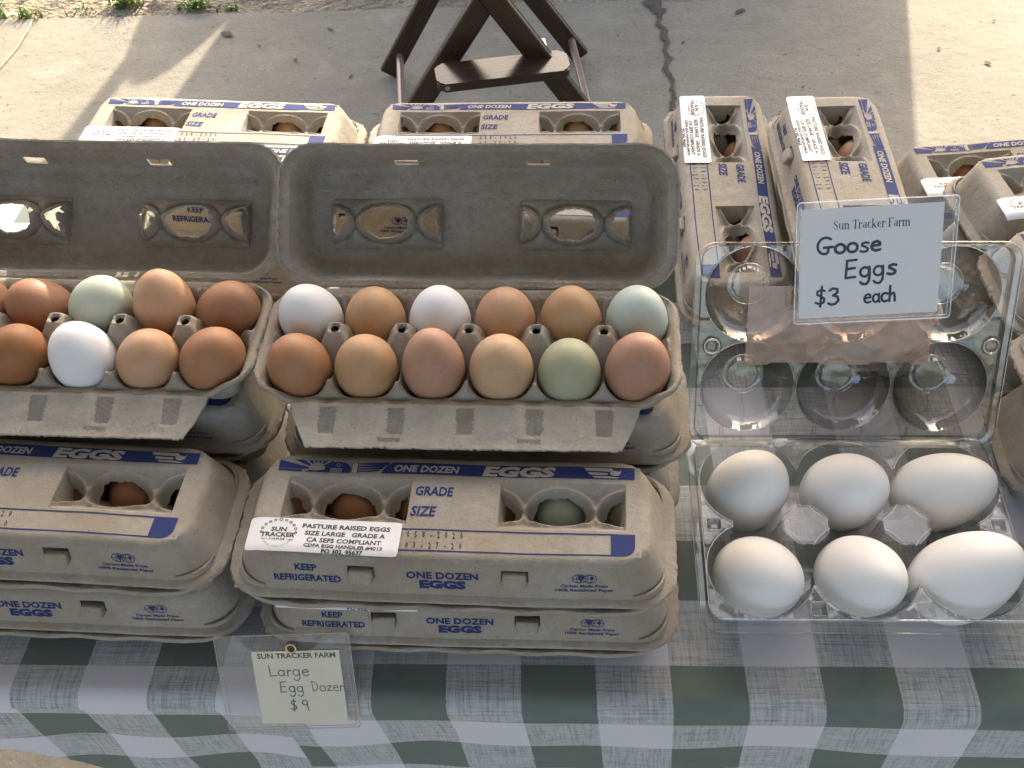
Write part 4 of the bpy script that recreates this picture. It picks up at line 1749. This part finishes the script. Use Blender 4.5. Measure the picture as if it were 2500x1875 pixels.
for a in range(1):
    pts = [(.0034 * cos(i * pi / 10), .0034 * sin(i * pi / 10), .0010) for i in range(20)]
    loop_tube(bm, pts, .0009, 0, 8)
link_mesh('eyelet', bm_mesh(bm, 'eyelet', ['brass'], 60), note, (.0065, .0290, .0012))


# ------------------------------------------------------------------ folding chair
chair = thing('folding_chair', 'tall dark wooden folding chair with crossed legs and glossy footrest', 'chair', (-.13, 2.16, G))
CH = Vector((-.13, 2.16, G))


def bar(name, a, b, w, t, mat='wood', round_end=True):
    """flat bar from a to b; wide face looks along y"""
    a, b = Vector(a), Vector(b)
    d = (b - a).normalized()
    yv = Vector((0, 1, 0))
    yv = (yv - d * yv.dot(d)).normalized()
    xv = d.cross(yv).normalized()
    bm = bmesh.new()
    L = (b - a).length
    box(bm, (0, 0, 0), (L, t, w), None, 0, .006)
    mt = Matrix((d, yv, xv)).transposed().to_4x4()
    me = bm_mesh(bm, name, [mat], 40)
    o = link_mesh(name, me, chair)
    o.matrix_local = Matrix.Translation((a + b) / 2 - CH) @ mt
    return o


bar('leg', (-.362, 2.345, G + .012), (.005, 2.40, G + .60), .045, .021)
bar('leg', (.103, 2.395, G + .012), (-.31, 2.405, G + .60), .045, .021)
bar('leg', (-.352, 1.99, G + .012), (.17, 2.00, G + .80), .047, .023)
bar('leg', (.170, 1.985, G + .012), (-.345, 1.975, G + .80), .047, .023)
bm = bmesh.new()
tube(bm, (-.332 - CH.x, 2.37 - CH.y, .06), (-.300 - CH.x, 1.985 - CH.y, .06), .0090)
link_mesh('stretcher', bm_mesh(bm, 'stretcher', ['dowel'], 60), chair)
bm = bmesh.new()
tube(bm, (.078 - CH.x, 2.41 - CH.y, .06), (.120 - CH.x, 1.985 - CH.y, .06), .0090)
link_mesh('stretcher', bm_mesh(bm, 'stretcher', ['dowel'], 60), chair)
bm = bmesh.new()
pts = rrect(.134, .034, .016, 0, 6)
lo = [bm.verts.new((x, y, -.010)) for x, y, z in pts]
hi = [bm.verts.new((x, y, .010)) for x, y, z in pts]
bm.faces.new(hi)
bm.faces.new(lo[::-1])
for i in range(len(pts)):
    j = (i + 1) % len(pts)
    bm.faces.new((lo[i], lo[j], hi[j], hi[i]))
bmesh.ops.bevel(bm, geom=[e for e in bm.edges if abs(e.verts[0].co.z - e.verts[1].co.z) < 1e-6], offset=.003, segments=2, affect='EDGES')
foot = link_mesh('footrest', bm_mesh(bm, 'footrest', ['wood'], 35), chair, Vector((-.073, 1.945, -.478)) - CH, (radians(4), radians(0), radians(9)))
bm = bmesh.new()
tube(bm, (-.115, -.0352, 0), (-.115, -.0310, 0), .0055, 16)
link_mesh('bolt', bm_mesh(bm, 'bolt', ['steel'], 50), foot)
bm = bmesh.new()
tube(bm, (.095, .036, .004), (.095, .075, .008), .006, 14)
link_mesh('hinge_pin', bm_mesh(bm, 'hinge_pin', ['steel'], 50), foot)


# ------------------------------------------------------------------ what throws the shade, beyond the top of the picture
def build_shade():
    k = thing('tall_sun_blocker', 'tall unseen blocker added to shade the table from the sun', 'sun blocker', (.885, 4.2, G))  # unseen box added to cut the sun off the right side
    bm = bmesh.new()
    box(bm, (0, 0, 1.55), (.71, .40, 3.10), None, 0, .01)
    link_mesh('wall', bm_mesh(bm, 'wall', ['plank'], 40), k)  # body of the added tall sun blocker
    bm = bmesh.new()
    v = [bm.verts.new(p) for p in ((-.36, -.22, 3.1), (.36, -.22, 3.1), (.36, .22, 3.1), (-.36, .22, 3.1), (-.36, 0, 3.35), (.36, 0, 3.35))]
    for f in ((0, 1, 5, 4), (2, 3, 4, 5), (0, 4, 3), (1, 2, 5), (0, 3, 2, 1)):
        bm.faces.new([v[i] for i in f])
    link_mesh('blocker_roof', bm_mesh(bm, 'blocker_roof', ['canvas'], 0), k)
    w = thing('low_sun_blocker', 'low unseen canvas blocker added to shade the far concrete', 'low sun blocker', (.04, 4.2, G))  # unseen panel added to shade the ground, low enough to leave cartons lit
    bm = bmesh.new()
    box(bm, (0, 0, .88), (.98, .02, 1.66), None, 0, .004)
    link_mesh('panel', bm_mesh(bm, 'panel', ['canvas'], 40), w)
    for sx in (-1, 1):
        bm = bmesh.new()
        tube(bm, (sx * .50, 0, 0), (sx * .50, 0, 1.74), .02)
        link_mesh('post', bm_mesh(bm, 'post', ['steel'], 40), w)  # posts of the added low sun blocker
    bn = thing('high_sun_blocker', 'high unseen canvas strip added to keep sun off the front cartons', 'high sun blocker', (-.08, 4.2, G))  # unseen strip added, its lower edge set to stop sun over the lids
    bm = bmesh.new()
    box(bm, (0, 0, 1.750 - G + .30), (1.24, .015, .60), None, 0, .003)
    link_mesh('panel', bm_mesh(bm, 'panel', ['canvas'], 40), bn)  # strip of the added high sun blocker
    p = thing('canopy_pole', 'metal canopy pole with a hanging weight bag', 'pole', (-.655, 4.2, G))
    bm = bmesh.new()
    tube(bm, (0, 0, 0), (0, 0, 3.2), .022)
    link_mesh('pole', bm_mesh(bm, 'pole', ['steel'], 40), p)
    bm = bmesh.new()
    bmesh.ops.create_uvsphere(bm, u_segments=20, v_segments=14, radius=1)
    for vv in bm.verts:
        z = vv.co.z
        vv.co = Vector((vv.co.x * .135 * (1 - .2 * z) + .055, vv.co.y * .10, .60 + z * .20))
    link_mesh('weight_bag', bm_mesh(bm, 'weight_bag', ['canvas'], 180), p)


build_shade()


def build_sky_blocker():
    c = thing('sky_blocker_canopy', 'unseen canopy added over the stall to block sky light', 'canopy', (0, -.40, G))  # unseen canopy added to block the sky overhead
    x1, y1 = 1.9, 1.55
    bm = bmesh.new()
    z0, z1 = 2.25, 2.75
    b = [bm.verts.new(p) for p in ((-x1, -y1, z0), (x1, -y1, z0), (x1, y1, z0), (-x1, y1, z0))]
    t = bm.verts.new((0, 0, z1))
    for i in range(4):
        bm.faces.new((b[i], b[(i + 1) % 4], t))
    for i in range(4):
        p, q = b[i].co, b[(i + 1) % 4].co
        vs = [bm.verts.new(v) for v in (p, q, q + Vector((0, 0, -.22)), p + Vector((0, 0, -.22)))]
        bm.faces.new(vs)
    link_mesh('blocker_roof', bm_mesh(bm, 'blocker_roof', ['blocker_fabric'], 0), c)
    for sx in (-1, 1):
        bm = bmesh.new()
        box(bm, (sx * x1, 0, 1.10), (.01, 2 * y1 - .05, 2.25), None, 0, .002)  # walls added to keep side light off the table
        link_mesh('blocker_side', bm_mesh(bm, 'blocker_side', ['blocker_fabric'], 40), c)
    for sx in (-1, 1):
        for sy in (-1, 1):
            bm = bmesh.new()
            tube(bm, (sx * x1, sy * y1, 0), (sx * x1, sy * y1, z0), .02)
            link_mesh('pole', bm_mesh(bm, 'pole', ['steel'], 40), c)  # poles of the added sky blocker canopy


build_sky_blocker()
